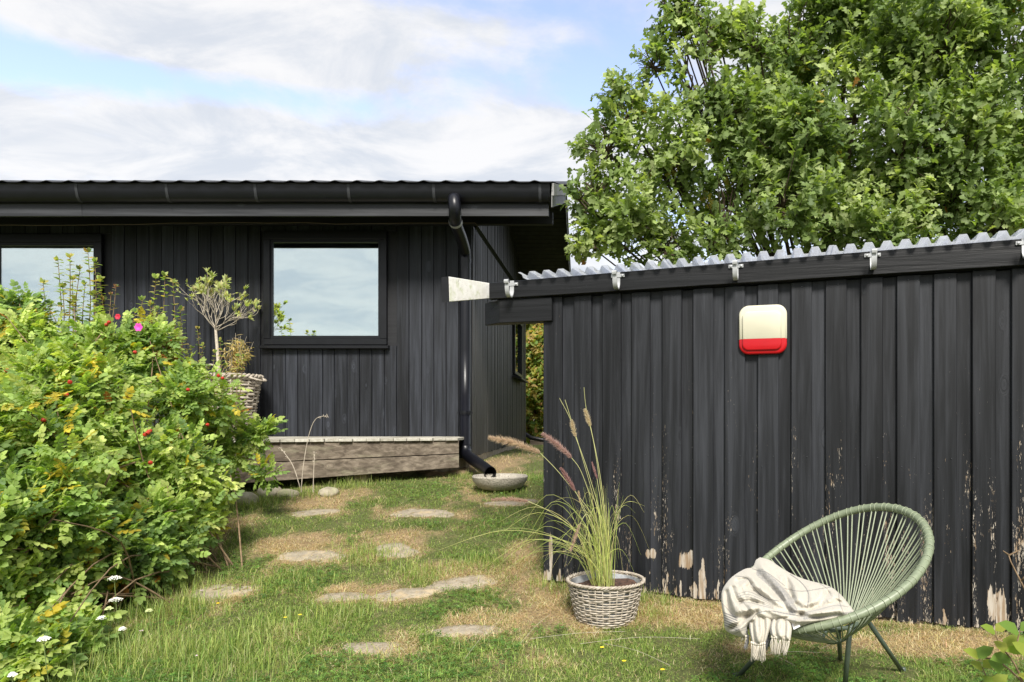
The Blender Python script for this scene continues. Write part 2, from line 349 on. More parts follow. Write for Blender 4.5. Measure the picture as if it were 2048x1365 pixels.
DRY = [(1500, 1235, 520, 26, 1.1), (1900, 1290, 260, 30, 1.1), (1100, 1200, 75, 55, 1.0), (1180, 1260, 60, 30, .6), (1330, 1235, 70, 35, .9), (430, 1070, 70, 40, .9), (480, 1185, 70, 55, .8), (600, 1090, 130, 22, .9), (800, 1075, 90, 24, .9), (640, 1000, 80, 28, .8),
       (900, 1150, 140, 30, .9), (780, 1190, 170, 22, 1.0), (940, 1245, 90, 34, .9), (780, 1275, 100, 20, .7), (380, 1180, 60, 60, .5), (960, 1000, 80, 16, .5), (560, 1150, 60, 30, .4), (330, 1290, 90, 40, .4), (1000, 925, 60, 16, 1), (900, 945, 120, 10, .8), (1500, 1300, 120, 30, .45), (1050, 1120, 50, 60, .8), (470, 1000, 40, 14, .5), (1060, 1330, 120, 30, .35), (650, 1330, 120, 20, .3)]
DW = []
for px, py, rx, ry, a in DRY:
    Y = fitY(px, py); Y2 = fitY(px, py-ry); DW.append(((px-PX)/F*Y, Y, rx/F*Y, max(.1, abs(Y2-Y)), a))
for px, py, Yh, hx, hy, an, lb in STONES:
    Y = fitY(px, py); DW.append(((px-PX)/F*Y, Y, hx*1.55, hy*1.9, .85))
def dryness(x, y):
    d = np.zeros(np.shape(x))
    for cx, cy, rx, ry, a in DW:
        d = np.maximum(d, a*np.exp(-(((x-cx)/rx)**2+((y-cy)/ry)**2)**1.0))
    d = .80*d+.30*fnoise(x, y, 3.4, 4, 4)+.24*fnoise(x, y, 12., 9, 4)+.08
    return np.clip(d, 0, 1)
def stone_mask(x, y, grow=1.0):
    m = np.zeros(np.shape(x), bool)
    for px, py, Yh, hx, hy, an, lb in STONES:
        Y = fitY(px, py); X = (px-PX)/F*Y; dx = x-X; dy = y-Y; a = dx*math.cos(an)+dy*math.sin(an); b = -dx*math.sin(an)+dy*math.cos(an)
        m |= (a/hx/grow)**2+(b/hy/grow)**2 < 1
    return m
xs = np.unique(np.concatenate([np.linspace(-200, -8, 14), np.linspace(-8, -3, 60), np.linspace(-3, 3.5, 330), np.linspace(3.5, 10, 30), np.linspace(10, 200, 14)]))
ys = np.unique(np.concatenate([np.linspace(-120, 2, 20), np.linspace(2, 9, 330), np.linspace(9, 20, 50), np.linspace(20, 400, 14)]))
XX, YY = np.meshgrid(xs, ys); ZZ = ground(XX, YY)
near = (np.abs(XX) < 8) & (YY > 1) & (YY < 12)
ZZ = ZZ+np.where(near, .008*fnoise(XX, YY, 9, 2, 2)+.005*fnoise(XX, YY, 40, 5, 2), 0)
ny, nx = XX.shape
idx = np.arange(nx*ny).reshape(ny, nx); quads = np.stack([idx[:-1, :-1], idx[:-1, 1:], idx[1:, 1:], idx[1:, :-1]], -1).reshape(-1, 4)
D = dryness(XX, YY)[..., None]
gc = np.where(D > .5, np.array([.30, .215, .125]), 0)+np.where(D <= .5, np.array([.045, .055, .02]), 0)
k = np.clip((D-.25)/.4, 0, 1); gc = np.array([.11, .125, .045])*(1-k)+np.array([.30, .22, .125])*k
m, t = mat('lawn_soil'); c = t.new('ShaderNodeVertexColor', layer_name='Col').outputs[0]; oc = t.new('ShaderNodeTexCoord').outputs['Object']
n = t.noise(oc, 60, 6, .7); n2 = t.noise(oc, 9, 5, .6)
c = t.mix(1.0, c, t.ramp(n, [(.3, .5), (.5, .95), (.7, 1.5)]), 'MULTIPLY'); c = t.mix(t.math('MULTIPLY', t.sstep(n2, .5, .7), .3), c, (.11, .085, .05, 1))
setp(t, Base_Color=c, Roughness=.95, Specular_IOR_Level=.15); bump(t, n, .8, .02); M['soil'] = m
g = fast_mesh('ground', np.stack([XX, YY, ZZ], -1).reshape(-1, 3), quads, M['soil'], gc.reshape(-1, 3), smooth=True); tag(g, kind='structure')

# stepping stones
m, t = mat('stepping_stone'); v, oc, r = obco(t); n = t.noise(v, 16, 6, .7); sp = t.noise(v, 110, 3, .7)
c = t.ramp(n, [(.3, (.20, .17, .13, 1)), (.55, (.33, .285, .215, 1)), (.75, (.43, .37, .28, 1))]); c = t.mix(t.math('MULTIPLY', t.sstep(sp, .56, .66), .55), c, (.14, .12, .10, 1))
c = t.mix(t.math('MULTIPLY', t.sstep(t.noise(v, 5, 5, .7), .52, .66), .55), c, (.50, .38, .22, 1))
setp(t, Base_Color=c, Roughness=.9, Specular_IOR_Level=.2); bump(t, n, .6, .01); M['stone'] = m
for i, (px, py, Yh, hx, hy, an, lb) in enumerate(STONES):
    Y = fitY(px, py); X = (px-PX)/F*Y; n = 26
    out = []
    for kk in range(n):
        th = 2*math.pi*kk/n; rr = 1+.10*math.sin(2*th+i)+.09*math.sin(3*th+2*i)+.06*math.sin(5*th+3*i)+.035*math.sin(9*th+i)
        out.append((hx*rr*math.cos(th), hy*rr*math.sin(th)))
    ca, sa = math.cos(an), math.sin(an); o = MB(); vs = []
    for s_, dz in ((1.0, -.05), (1.0, -.004), (.9, .004), (.5, .008)):
        for a, b in out:
            x, y = a*s_*ca-b*s_*sa, a*s_*sa+b*s_*ca; vs.append((x, y, float(ground(X+x, Y+y))-float(ground(X, Y))+dz+.004*math.sin(9*a+i)*math.cos(11*b)))
    vs.append((0, 0, .008)); fs = [(j*n+k_, j*n+(k_+1) % n, (j+1)*n+(k_+1) % n, (j+1)*n+k_) for j in range(3) for k_ in range(n)]+[(3*n+k_, 3*n+(k_+1) % n, 4*n) for k_ in range(n)]
    o.add(vs, fs); s = o.build('stepping_stone', M['stone'], smooth=50); s.location = (X, Y, float(ground(X, Y)))
    tag(s, lb, 'stepping stone', 'stepping stones across the lawn')

# boulders under the deck edge
def boulder(px, py, wpx, Y, label, h=.6):
    p = W(px, py, Y); rx = wpx/2/F*Y; r_ = np.random.default_rng(int(px)); me = bmesh.new(); bmesh.ops.create_icosphere(me, subdivisions=4, radius=1)
    V = np.array([v.co[:] for v in me.verts]); nn = 1+.10*fnoise(V[:, 0]+px, V[:, 1]+V[:, 2], 1.6, 3, 2)+.03*fnoise(V[:, 0]*2+V[:, 2], V[:, 1]*2+px, 5, 6, 2)
    V = V*nn[:, None]*np.array([rx, rx*.8, rx*h])
    fa = np.array([[v.index for v in f.verts] for f in me.faces]); me.free()
    o = fast_mesh('boulder', V, fa, M['boulder'], smooth=True); o.location = (p.x, Y, p.z); tag(o, label, 'boulder', 'boulders along the deck edge')
m, t = mat('lichen_boulder'); v, oc, r = obco(t); n = t.noise(v, 9, 6, .65); c = t.ramp(n, [(.3, (.22, .19, .14, 1)), (.6, (.42, .38, .28, 1))]); c = t.mix(t.math('MULTIPLY', t.sstep(t.noise(v, 4, 4), .5, .62), .5), c, (.34, .36, .18, 1)); setp(t, Base_Color=c, Roughness=.9); bump(t, n, .5, .02); M['boulder'] = m
boulder(487, 1003, 62, 6.3, 'rounded boulder at the deck corner post, leftmost of the row')
boulder(540, 985, 48, 6.6, 'pale boulder in grass, second from the deck corner', .6)
boulder(577, 990, 46, 6.6, 'mossy boulder, third from the deck corner', .5)
boulder(657, 986, 40, 6.6, 'small boulder on its own left of the short deck post', .6)

# ------------------------------------------------------------------ the house
house = empty('summer_house', (0, 8, 0), label='black timber summer house with long gutter, two windows and a wide gable overhang', cat='house')
hy = lambda y: y-8                       # children are built in house coordinates (y = 0 at the front wall)
CX = -1.343
P0 = .1411; x = CX-.155; k = 0
wins = [(-3.71, -2.31, 2.02, 3.33), (-8.1, -5.549, 1.6, 3.30)]
def plank(x0, x1, z0, z1):
    d = rng.uniform(0, .004); e = rng.uniform(-.001, .001)
    MB().box(x0+.003+e, x1-.003, -.022-d, 0, z0, z1).build('plank', M['house'], house, bevel=.0025)
MB().box(CX-.15, CX-.004, -.028, .0, .74, 3.40).build('corner_board', M['house'], house, bevel=.003)
while x > -9.3:
    x0 = x-P0; spans = [(.80, 3.40)]
    for a, b, za, zb in wins:
        if x0 < b-.02 and x > a+.02:
            if x0 < a+.02 or x > b-.02:
                pass
            spans = [(.80, za), (zb, 3.40)]
            xa, xb = (max(x0, x0), x)
            break
    for za, zb in spans:
        if zb-za > .05: plank(x0, x, za, zb)
    x = x0
MB().box(-9.4, CX-.01, 0, .02, .74, 3.9).build('wall_backing', M['house_dark'], house)
# punch: the backing sits behind the planks; windows stand proud of it
# windows
def window(a, b, za, zb, mull=None):
    f = MB(); t_ = .075
    y0 = -.055
    f.box(a, b, y0, .0, zb-.095, zb).box(a, b, y0, 0, za, za+.07).box(a, a+t_, y0, 0, za+.07, zb-.095).box(b-t_, b, y0, 0, za+.07, zb-.095)
    wn = f.build('window', M['trim'], house, bevel=.004)
    ia, ib, ja, jb = a+t_, b-t_, za+.07, zb-.095
    s = .035; g_ = MB(); y1 = -.04
    g_.box(ia, ib, y1, -.008, jb-s, jb).box(ia, ib, y1, -.008, ja, ja+s).box(ia, ia+s*.7, y1, -.008, ja+s, jb-s).box(ib-s*.7, ib, y1, -.008, ja+s, jb-s)
    if mull: g_.box(mull-.04, mull+.04, y1, -.008, ja+s, jb-s)
    g_.build('sash', M['trim'], wn, bevel=.002)
    MB().box(ia+s*.7, ib-s*.7, -.022, -.016, ja+s, jb-s).build('pane', M['glass'], wn)
    MB().hexa([(a-.03, -.10, za-.045), (b+.03, -.10, za-.045), (b+.03, -.022, za-.045), (a-.03, -.022, za-.045), (a-.03, -.10, za-.012), (b+.03, -.10, za-.012), (b+.03, -.022, za-.002), (a-.03, -.022, za-.002)]).build('sill', M['trim'], wn, bevel=.003)
    # room behind the pane
    return wn
w1 = window(-3.71, -2.31, 2.03, 3.325)
w2 = window(-8.1, -5.549, 1.62, 3.29, -6.76)
# eave: plate beam, soffit, fascia, gutter, brackets
ZS = lambda Y: 3.615+.325*(Y-7.2)            # underside of the roofing, front slope
VX = -.40
MB().box(-9.4, VX-.02, -.10, -.03, 3.385, 3.53).build('eave_beam', M['house_dark'], house, bevel=.004)
MB().box(-9.4, CX, -.66, -.03, 3.53, 3.55).build('soffit', M['house_dark'], house)
xx = [-9.4, -5.3, VX-.03]
for a, b in zip(xx[:-1], xx[1:]): MB().box(a+.002, b, -.70, -.668, 3.30, 3.475).build('fascia_board', M['house_x'], house, bevel=.003)
gp = [(-.70-.125+.0, 3.595), (-.70-.118, 3.53), (-.70-.10, 3.47), (-.70-.07, 3.437), (-.70-.04, 3.43), (-.70-.015, 3.45), (-.70-.004, 3.50), (-.70-.004, 3.595)]
gi = [(y+(.004 if y < -.76 else -.003), z+.004) for y, z in gp][::-1]
gut = MB().prism(gp+[(gp[-1][0]-.004, 3.592)]+gi[1:-1]+[(gp[0][0]+.006, 3.592)], 'x', -9.4, VX-.022).build('gutter', M['gutter'], house, smooth=40)
MB().prism(gp, 'x', VX-.022, VX-.014).build('end_cap', M['gutter'], gut)
MB().tube([(-9.4, -.826, 3.598), (VX-.014, -.826, 3.598)], .008, 8).build('gutter_lip', M['gutter'], gut, smooth=True)
for px in (155, 335, 512, 698, 868, 1080):
    xg = (px-PX)/F*7.2; q = [(y-(.004 if y < -.72 else 0), z-(.003 if z < 3.5 else 0)) for y, z in gp]
    MB().prism([(y, z) for y, z in q[:-1]]+[(y, z+.0) for y, z in gi[1:]][::1], 'x', xg-.014, xg+.014).build('gutter_bracket', M['clip'], gut, smooth=40)
# downpipe
dp = [W(908, 405, 7.22), W(908, 398, 7.14), W(909, 410, 7.10), W(910, 425, 7.12), W(911, 445, 7.22), W(922, 475, 7.52), W(929, 500, 7.76), W(930, 520, 7.83), W(930, 700, 7.84), W(930, 890, 7.84), W(932, 905, 7.80), W(938, 914, 7.72), W(950, 923, 7.50), W(981, 946, 6.98)]
def loc_(p): return (p[0], p[1]-8, p[2])
def smooth_path(P, sub=5):
    P = [Vector(p) for p in P]; out = []
    for i in range(len(P)-1):
        a, b, c, d = P[max(i-1, 0)], P[i], P[i+1], P[min(i+2, len(P)-1)]
        for j in range(sub):
            u = j/sub; out.append(.5*((2*b)+(c-a)*u+(2*a-5*b+4*c-d)*u*u+(3*b-a-3*c+d)*u**3))
    out.append(P[-1]); return out
pth = [loc_(p) for p in dp]; R_ = .062
a_ = smooth_path(pth[:9], 5)+[Vector(pth[9])]+smooth_path(pth[9:13], 4)[1:]+[Vector(pth[13])]
pipe = MB().tube(a_, R_, 20, cap=False).build('downpipe', M['gutter'], house, smooth=True)
pe = Vector(pth[13]); pd = (pe-Vector(pth[12])).normalized()
MB().tube([pe-pd*.25, pe+pd*.001], R_*.9, 20, cap=False).build('pipe_lining', M['black_pipe'], pipe, smooth=True)
for zf in (0.0,):
    e0 = Vector(loc_(W(911, 444, 7.2))); d0 = (Vector(pth[5])-Vector(pth[4])).normalized(); MB().tube([e0-d0*.02, e0+d0*.02], R_+.007, 20, cap=False).build('pipe_collar', M['galv'], pipe, smooth=True)
for py in (522, 826, 893):
    c0 = Vector(loc_(W(930, py, 7.84))); MB().tube([c0-Vector((0, 0, .022)), c0+Vector((0, 0, .022))], R_+.006, 20).build('pipe_collar', M['gutter'], pipe, smooth=40)
for py in (826,):
    c0 = Vector(loc_(W(930, py, 7.84))); MB().tube([c0-Vector((0, 0, .008)), c0+Vector((0, 0, .008))], R_+.010, 20).box(c0.x-.09, c0.x+.09, c0.y-.004+.0, c0.y+.004, c0.z-.008, c0.z+.008).build('pipe_clip', M['trim'], pipe)
# thin cable clipped under the eave
cp = [((px-PX)/F*7.86, -.13, CAMZ+(PY-py)/F*7.86) for px, py in [(-300, 452), (0, 450.5), (25, 450), (60, 451), (100, 451), (145, 450.5), (205, 449), (270, 449), (345, 446), (400, 446), (470, 445), (540, 446), (610, 445), (670, 448), (750, 447), (820, 446), (880, 446), (950, 446), (955, 452)]]
MB().tube(cp, .0035, 5).build('cable', plain('brown_cable', (.16, .12, .08), .6), house)
# gable
def gz(Y): return 3.75+.325*(Y-8) if Y <= 11.2 else 3.75+.325*3.2-.325*(Y-11.2)
MB().prism([(0, .76), (6.7, .76), (6.7, gz(14.7)), (3.2, gz(11.2)), (0, gz(8))], 'x', CX-.06, CX-.02).build('gable_wall', M['house_dark'], house)
b_ = MB(); y = 0.02; GW = (4.15, 5.45, 2.0, 3.05)
while y < 6.68:
    segs = [(.76, gz(8+y)-.01)]
    if GW[0]-.03 < y < GW[1]: segs = [(.76, GW[2]-.06), (GW[3]+.06, gz(8+y)-.01)]
    for a, c in segs: b_.box(CX-.02, CX+rng.uniform(.0, .006), y, y+.05, a+rng.uniform(-.01, .01), c)
    y += .088
tag(b_.build('batten', M['batten'], house), kind='stuff')
gw = MB().box(CX-.02, CX+.045, GW[0]-.02, GW[0]+.06, GW[2], GW[3]).box(CX-.02, CX+.045, GW[1]-.06, GW[1]+.02, GW[2], GW[3]).box(CX-.02, CX+.045, GW[0]+.06, GW[1]-.06, GW[3]-.07, GW[3]).box(CX-.02, CX+.045, GW[0]+.06, GW[1]-.06, GW[2], GW[2]+.05).build('window', M['trim'], house)
MB().box(CX-.005, CX+.0, GW[0]+.06, GW[1]-.06, GW[2]+.05, GW[3]-.07).build('pane', M['glass'], gw)
MB().hexa([(CX, GW[0]-.05, 1.93), (CX+.16, GW[0]-.05, 1.90), (CX+.16, GW[1]+.05, 1.90), (CX, GW[1]+.05, 1.93), (CX, GW[0]-.05, 1.98), (CX+.16, GW[0]-.05, 1.93), (CX+.16, GW[1]+.05, 1.93), (CX, GW[1]+.05, 1.98)]).build('sill', M['trim'], gw)
MB().box(CX-.08, CX-.028, .01, 6.66, -.2, .80).build('foundation', M['concrete'], house)
MB().box(-9.4, CX-.08, .06, .2, -.2, .74).build('foundation', M['concrete'], house)
# diagonal strut below the overhang
p0 = Vector((CX+.03, .02, 3.40)); p1 = Vector(loc_(W(1034, 575, 9.35)))
MB().tube([p0, p1], .028, 4).build('strut', M['trim'], house)
# roof: soffit boards of the overhang, verge boards, corrugated sheets
sb = MB(); y = -.62
while y < 6.9:
    Ya, Yb = 8+y, 8+y+.115
    if not (Ya < 11.2 < Yb):
        za, zb = gz(Ya)+.0, gz(Yb)+.0
        sb.hexa([(CX-.03, y, za), (VX-.005, y, za), (VX-.005, y+.104, zb), (CX-.03, y+.104, zb), (CX-.03, y, za+.018), (VX-.005, y, za+.018), (VX-.005, y+.104, zb+.018), (CX-.03, y+.104, zb+.018)])
    y += .12
tag(sb.build('soffit_board', M['soffit'], house), kind='stuff')
def rz(Y): return ZS(Y) if Y <= 11.2 else ZS(11.2)-.325*(Y-11.2)
for (Ya, Yb) in ((7.22, 11.198), (11.202, 15.2)):
    for (d0, d1, xo) in ((-.005, -.135, .03), (-.138, -.255, .012)):
        y0, y1 = Ya-8, Yb-8
        MB().prism([(y0, rz(Ya)+d1), (y1, rz(Yb)+d1), (y1, rz(Yb)+d0), (y0, rz(Ya)+d0)], 'x', VX, VX+xo).build('verge_board', M['verge'], house, bevel=.003)
def corr(xa, xb, Ya, Yb, pitch, amp, zf, prof='sine', n=10, ny=2, th=.006):
    xs_ = np.arange(xa, xb, pitch/n); ph = ((xs_-xa)/pitch) % 1
    if prof == 'sine': hh = amp*(.5-.5*np.cos(2*np.pi*ph))**3.5
    else: hh = amp*np.clip(np.minimum(ph, 1-ph)*-1*6.5+2.35, 0, 1)
    vs = []; yy = np.linspace(Ya, Yb, ny)
    for off in (0, th):
        for y in yy: vs += [(a, y, zf(y)+h+off) for a, h in zip(xs_, hh)]
    nx_ = len(xs_); L = nx_*ny; fs = []
    for l in range(2):
        for j in range(ny-1):
            for i in range(nx_-1):
                q = (l*L+j*nx_+i, l*L+j*nx_+i+1, l*L+(j+1)*nx_+i+1, l*L+(j+1)*nx_+i); fs.append(q if l else q[::-1])
    for j in (0, ny-1):
        for i in range(nx_-1): fs.append((j*nx_+i, j*nx_+i+1, L+j*nx_+i+1, L+j*nx_+i))
    return vs, fs
for Ya, Yb in ((7.13, 11.2), (11.2, 15.3)):
    vs, fs = corr(-9.5, VX+.02, Ya, Yb, .2262, .016, lambda y: rz(y)+.004)
    MB().add([(a, b-8, c) for a, b, c in vs], fs).build('roof', M['roof'], house, smooth=40)
MB().prism([(2.95, rz(10.95)+.035), (3.2, rz(11.2)+.075), (3.45, rz(11.45)+.035), (3.45, rz(11.45)+.05), (3.2, rz(11.2)+.092), (2.95, rz(10.95)+.05)], 'x', -9.5, VX+.06).build('ridge_cap', M['roof'], house)
MB().box(-9.5, -9.4, 0, 6.66, .7, 3.8).box(-9.4, CX, 6.6, 6.66, .2, 3.8).build('rear_wall', M['house_dark'], house)

# ------------------------------------------------------------------ the deck
deck = empty('timber_deck', (-2.4, 7.5, .95), label='weathered grey timber deck below the window of the black house', cat='deck')
dl = lambda p: (p[0]+2.4, p[1]-7.5, p[2]-.95)
A = Vector((-3.475, 6.6, 0)); B = Vector((-1.395, 7.45, 0)); dd = (B-A).normalized(); nn_ = Vector((-dd.y, dd.x, 0))
def fboard(za0, za1, zb0, zb1, off=0, name='front_board'):
    p = [A+nn_*off, B+nn_*off, B+nn_*(off+.035), A+nn_*(off+.035)]
    MB().hexa([dl((q.x, q.y, z)) for q, z in zip(p, (za0, zb0, zb0, za0))]+[dl((q.x, q.y, z)) for q, z in zip(p, (za1, zb1, zb1, za1))]).build(name, M['deck'], deck, bevel=.003)
fboard(.757, .956, .817, .962); fboard(.560, .749, .668, .809, -.006)
for z0, z1, o in ((.757, .956, 0), (.56, .753, -.004)):
    MB().hexa([dl(q) for q in ((-6.2, 6.62+o, z0), (A.x-.006, 6.60+o, z0), (A.x-.006, 6.635+o, z0), (-6.2, 6.655+o, z0), (-6.2, 6.62+o, z1), (A.x-.006, 6.60+o, z1), (A.x-.006, 6.635+o, z1), (-6.2, 6.655+o, z1))]).build('front_board', M['deck'], deck, bevel=.003)
x = -1.40
while x > -6.1:
    wd = .118; xa = x-wd
    def ye(q): return (7.45+(q-B.x)*(B.y-A.y)/(B.x-A.x) if q > A.x else 6.6)-.03
    j = rng.uniform(-.012, .012); ja = rng.uniform(-.003, .003)
    ya, yb = ye(xa)+j, ye(x)+j
    MB().hexa([dl(q) for q in ((xa, ya, .956), (x, yb, .956), (x, 7.965, .956), (xa, 7.965, .956), (xa, ya, .985+ja), (x, yb, .985+ja), (x, 7.965, .988), (xa, 7.965, .988))]).build('plank', M['deck_top'], deck, bevel=.003)
    x = xa-.005
def post(px, py, Y, w_=.1, name='post', top=.75, m_='post'):
    X = (px-PX)/F*Y; MB().box(*[v_ for v_ in (X-w_/2+2.4, X+w_/2+2.4, Y-7.5-.05, Y-7.5+.05, float(ground(X, Y))-.1-.95, top-.95)]).build(name, M[m_], deck, bevel=.004)
post(724, 965, 7.22, .13, top=.72); post(428, 985, 6.72, .12, top=.7)
for xj in (-1.9, -2.5, -3.1, -4.2): MB().hexa([dl(q) for q in ((xj, 7.6+(xj+1.4)*.3, .80), (xj+.05, 7.6+(xj+1.4)*.3, .80), (xj+.05, 7.95, .80), (xj, 7.95, .80), (xj, 7.6+(xj+1.4)*.3, .955), (xj+.05, 7.6+(xj+1.4)*.3, .955), (xj+.05, 7.95, .955), (xj, 7.95, .955))]).build('joist', M['deck'], deck)
MB().box(*[*( (479-PX)/F*7.0+2.4-.03, (479-PX)/F*7.0+2.4+.03), -.60, -.54, .035, CAMZ+(PY-787)/F*7.0-.95]).build('rail_post', M['deck'], deck, bevel=.004)

# ------------------------------------------------------------------ concrete bowl under the downpipe
bp = W(1000, 962, 6.84); bz = float(ground(bp.x, 6.84))
bowl = MB().lathe([(0, .0), (.15, .0), (.215, .025), (.262, .085), (.272, .125), (.262, .138), (.245, .134), (.232, .11), (.19, .075), (0, .06)], 56).build('concrete_bowl', None, smooth=40)
m, t = mat('exposed_aggregate'); v, oc, r = obco(t); vo = t.new('ShaderNodeTexVoronoi', {'Vector': v, 'Scale': 75.0}); n = t.noise(v, 12, 4)
c = t.mix(t.sstep(vo.outputs['Distance'], .25, .6), t.mix(t.new('ShaderNodeSeparateColor', {0: vo.outputs['Color']}).outputs[0], (.10, .09, .075, 1), (.52, .48, .42, 1)), (.40, .37, .31, 1)); c = t.mix(t.math('MULTIPLY', n, .35), c, (.2, .18, .14, 1))
setp(t, Base_Color=c, Roughness=.85); bump(t, vo.outputs['Distance'], .6, .008); bowl.data.materials.append(m)
bowl.location = (bp.x, 6.84, bz+.01); tag(bowl, 'round speckled concrete bowl catching water below the black downpipe', 'bowl')
for i in range(9):
    a = i*2.4; r_ = .03+.015*i; mb = MB().lathe([(0, -.012), (.02, -.01), (.03, 0), (.02, .012), (0, .015)], 9); o = mb.build('pebble', M['stone'], None, smooth=True); s_ = rng.uniform(.6, 1.3)
    o.location = (bp.x+r_*math.cos(a)-.05, 6.80+r_*math.sin(a), bz+.095); o.scale = (s_, s_*.7, s_*.7); o.rotation_euler = (.3*i, .2*i, i); tag(o, 'small dark pebble lying inside the concrete bowl', 'pebble', 'pebbles in the concrete bowl')

# ------------------------------------------------------------------ the shed
TH = math.atan2(.75, 2.65); OX, OY = -.29, 4.55
shed = empty('garden_shed', (OX, OY, 0), -TH, label='black board-on-board garden shed with flaking paint and translucent corrugated roof', cat='shed')
ct, st_ = math.cos(TH), math.sin(TH)
def s_of(px, off=0.0):
    k_ = (px-PX)/F; return ((OY-off*ct)*k_-(OX-off*st_))/(ct+k_*st_)
def shed_w(s, off=0.0): return (OX+s*ct-off*st_, OY-s*st_-off*ct)
LEN = 4.2
def zb(s):
    X, Y = shed_w(s); return float(ground(X, Y))+.012
def zt(s): return 1.953+.011*s
s = 0.0; i = 0
def spl(a, b, y0, y1, nm='plank'):
    zz = [zb(a)+rng.uniform(-.012, .015), zb(b)+rng.uniform(-.012, .015)]
    tp = rng.uniform(-.004, .0)
    MB().hexa([(a, y0, zz[0]), (b, y0, zz[1]), (b, y1, zz[1]), (a, y1, zz[0]), (a, y0, zt(a)+tp), (b, y0, zt(b)+tp), (b, y1, zt(b)+tp), (a, y1, zt(a)+tp)]).build(nm, M['shed'], shed, bevel=.003)
edges = [(0, .128)]; a = .205
while a < LEN: edges.append((a, a+rng.uniform(.112, .122))); a += .19+rng.uniform(-.003, .003)
for (a, b) in edges: spl(a, b, -.040+rng.uniform(-.002, .002), -.0205)
for (e0, e1) in zip(edges[:-1], edges[1:]): spl(e0[1]-.02, e1[0]+.02, -.0185+rng.uniform(-.001, .001), 0)
# side and back walls
for k in range(13):
    MB().box(.001, .02, .012+k*.17, .012+k*.17+.165, .1, 1.95).build('plank', M['shed'], shed)
MB().box(.03, LEN, 2.2, 2.22, -.1, 1.95).box(LEN-.02, LEN, .0, 2.2, -.1, 1.95).build('rear_wall', M['shed_beam'], shed)
MB().box(0.022, LEN, .004, .03, .12, 1.95).build('wall_backing', M['shed_beam'], shed)
# beam under the roof edge
def bt(s): return 2.068+.022*s
sL = -.36
bm_ = MB(); n = 1
q = [(sL, -.085), (LEN+.2, -.085), (LEN+.2, -.042), (sL, -.042)]
bm_.hexa([(a, y, zt(a)+.003) for a, y in q]+[(a, y, bt(a)) for a, y in q]).build('beam', M['shed_beam'], shed, bevel=.004)
MB().hexa([(0.01, -.0415, 1.9545), (LEN, -.0415, 2.0007), (LEN, 0.03, 2.0007), (0.01, 0.03, 1.9545), (0.01, -.0415, bt(0)-.002), (LEN, -.0415, bt(LEN)-.002), (LEN, .03, bt(LEN)-.002), (.01, .03, bt(0)-.002)]).build('head_plate', M['shed_beam'], shed)
# stub of the wall plate, its end sawn at a slant
st0 = s_of(1103, .07); za, zb_ = 1.950, 1.797
mb = MB().prism([(st0, -.066), (st0, .03), (-.44, .03), (s_of(998, .07), -.066)], 'z', zb_, za).build('plate_stub', M['shed_beam'], shed, bevel=.004)
# white painted rafter end leaning out towards the camera
def tl(p):
    d = Vector((p.x-OX, p.y-OY, 0)); return (d.x*ct-d.y*st_, d.x*st_+d.y*ct, p.z)
n0, n1_, f0, f1 = W(899, 604, 4.22), W(897.5, 553.5, 4.22), W(984, 597, 4.70), W(984, 567.5, 4.70)
sh = Vector((-.045, .02, 0))
mb = MB().hexa([tl(p) for p in (n0+sh, n0, f0, f0+sh, n1_+sh, n1_, f1, f1+sh)]); mb.build('rafter_end', M['white_end'], shed, bevel=.003)
fw = (n0-f0).normalized()*.006
MB().hexa([tl(p) for p in (n0+sh*1.02+fw, n0+fw, n0+fw*.1, n0+sh*1.02+fw*.1, n1_+sh*1.02+fw, n1_+fw, n1_+fw*.1, n1_+sh*1.02+fw*.1)]).build('end_grain', M['house_dark'], shed)
# corrugated sheets
def sz(y): return .0
for j, a in enumerate(np.arange(-.14, LEN+.2, 0.95)):
    vs, fs = corr(a, a+.96, -.125, 2.4, .095, .036, lambda y: 0.0, 'trap', 16, 2, .002)
    vs = [(x_, y_, z_+bt(x_)+.004+(y_+.1)*.015+.0015*(j % 2)) for x_, y_, z_ in vs]
    MB().add(vs, fs).build('roof_sheet', M['sheet'], shed)
# gutter brackets on the beam
def bracket(s, first):
    p = [(-.085, .046), (-.0875, .0), (-.093, -.022), (-.108, -.040), (-.130, -.046), (-.152, -.040), (-.166, -.022), (-.171, .0), (-.172, .028), (-.180, .036), (-.188, .030), (-.185, .020)]
    q = smooth_path([(0, a, b) for a, b in p], 3); n = len(q); w_ = .011; th = .0035; vs = []
    for i, v_ in enumerate(q):
        tdir = (q[min(i+1, n-1)]-q[max(i-1, 0)]).normalized(); nr = Vector((0, -tdir.z, tdir.y))
        for sx, sn in ((-w_, -th), (w_, -th), (w_, th), (-w_, th)): vs.append((sx, v_.y+nr.y*sn, v_.z+nr.z*sn))
    fs = [(i*4+k, i*4+(k+1) % 4, (i+1)*4+(k+1) % 4, (i+1)*4+k) for i in range(n-1) for k in range(4)]+[(3, 2, 1, 0), tuple((n-1)*4+k for k in range(4))]
    zc_ = bt(s)-.055
    o = MB().add(vs, fs).box(-.034, .034, -.0935, -.0875, .018, .034).build('gutter_bracket', M['galv'], shed, smooth=35); o.location = (s, 0, zc_); o.scale = (1.25, 1, 1.2)
    for sx in (-.024, .024):
        c_ = MB().lathe([(0, 0), (.0075, 0), (.006, .004), (0, .005)], 10).build('screw', M['galv'], o, smooth=True); c_.location = (sx, -.0935, .026); c_.rotation_euler = (math.pi/2, 0, 0)
for px in (1024, 1236, 1472, 1745, 2049): bracket(s_of(px, .087), False)
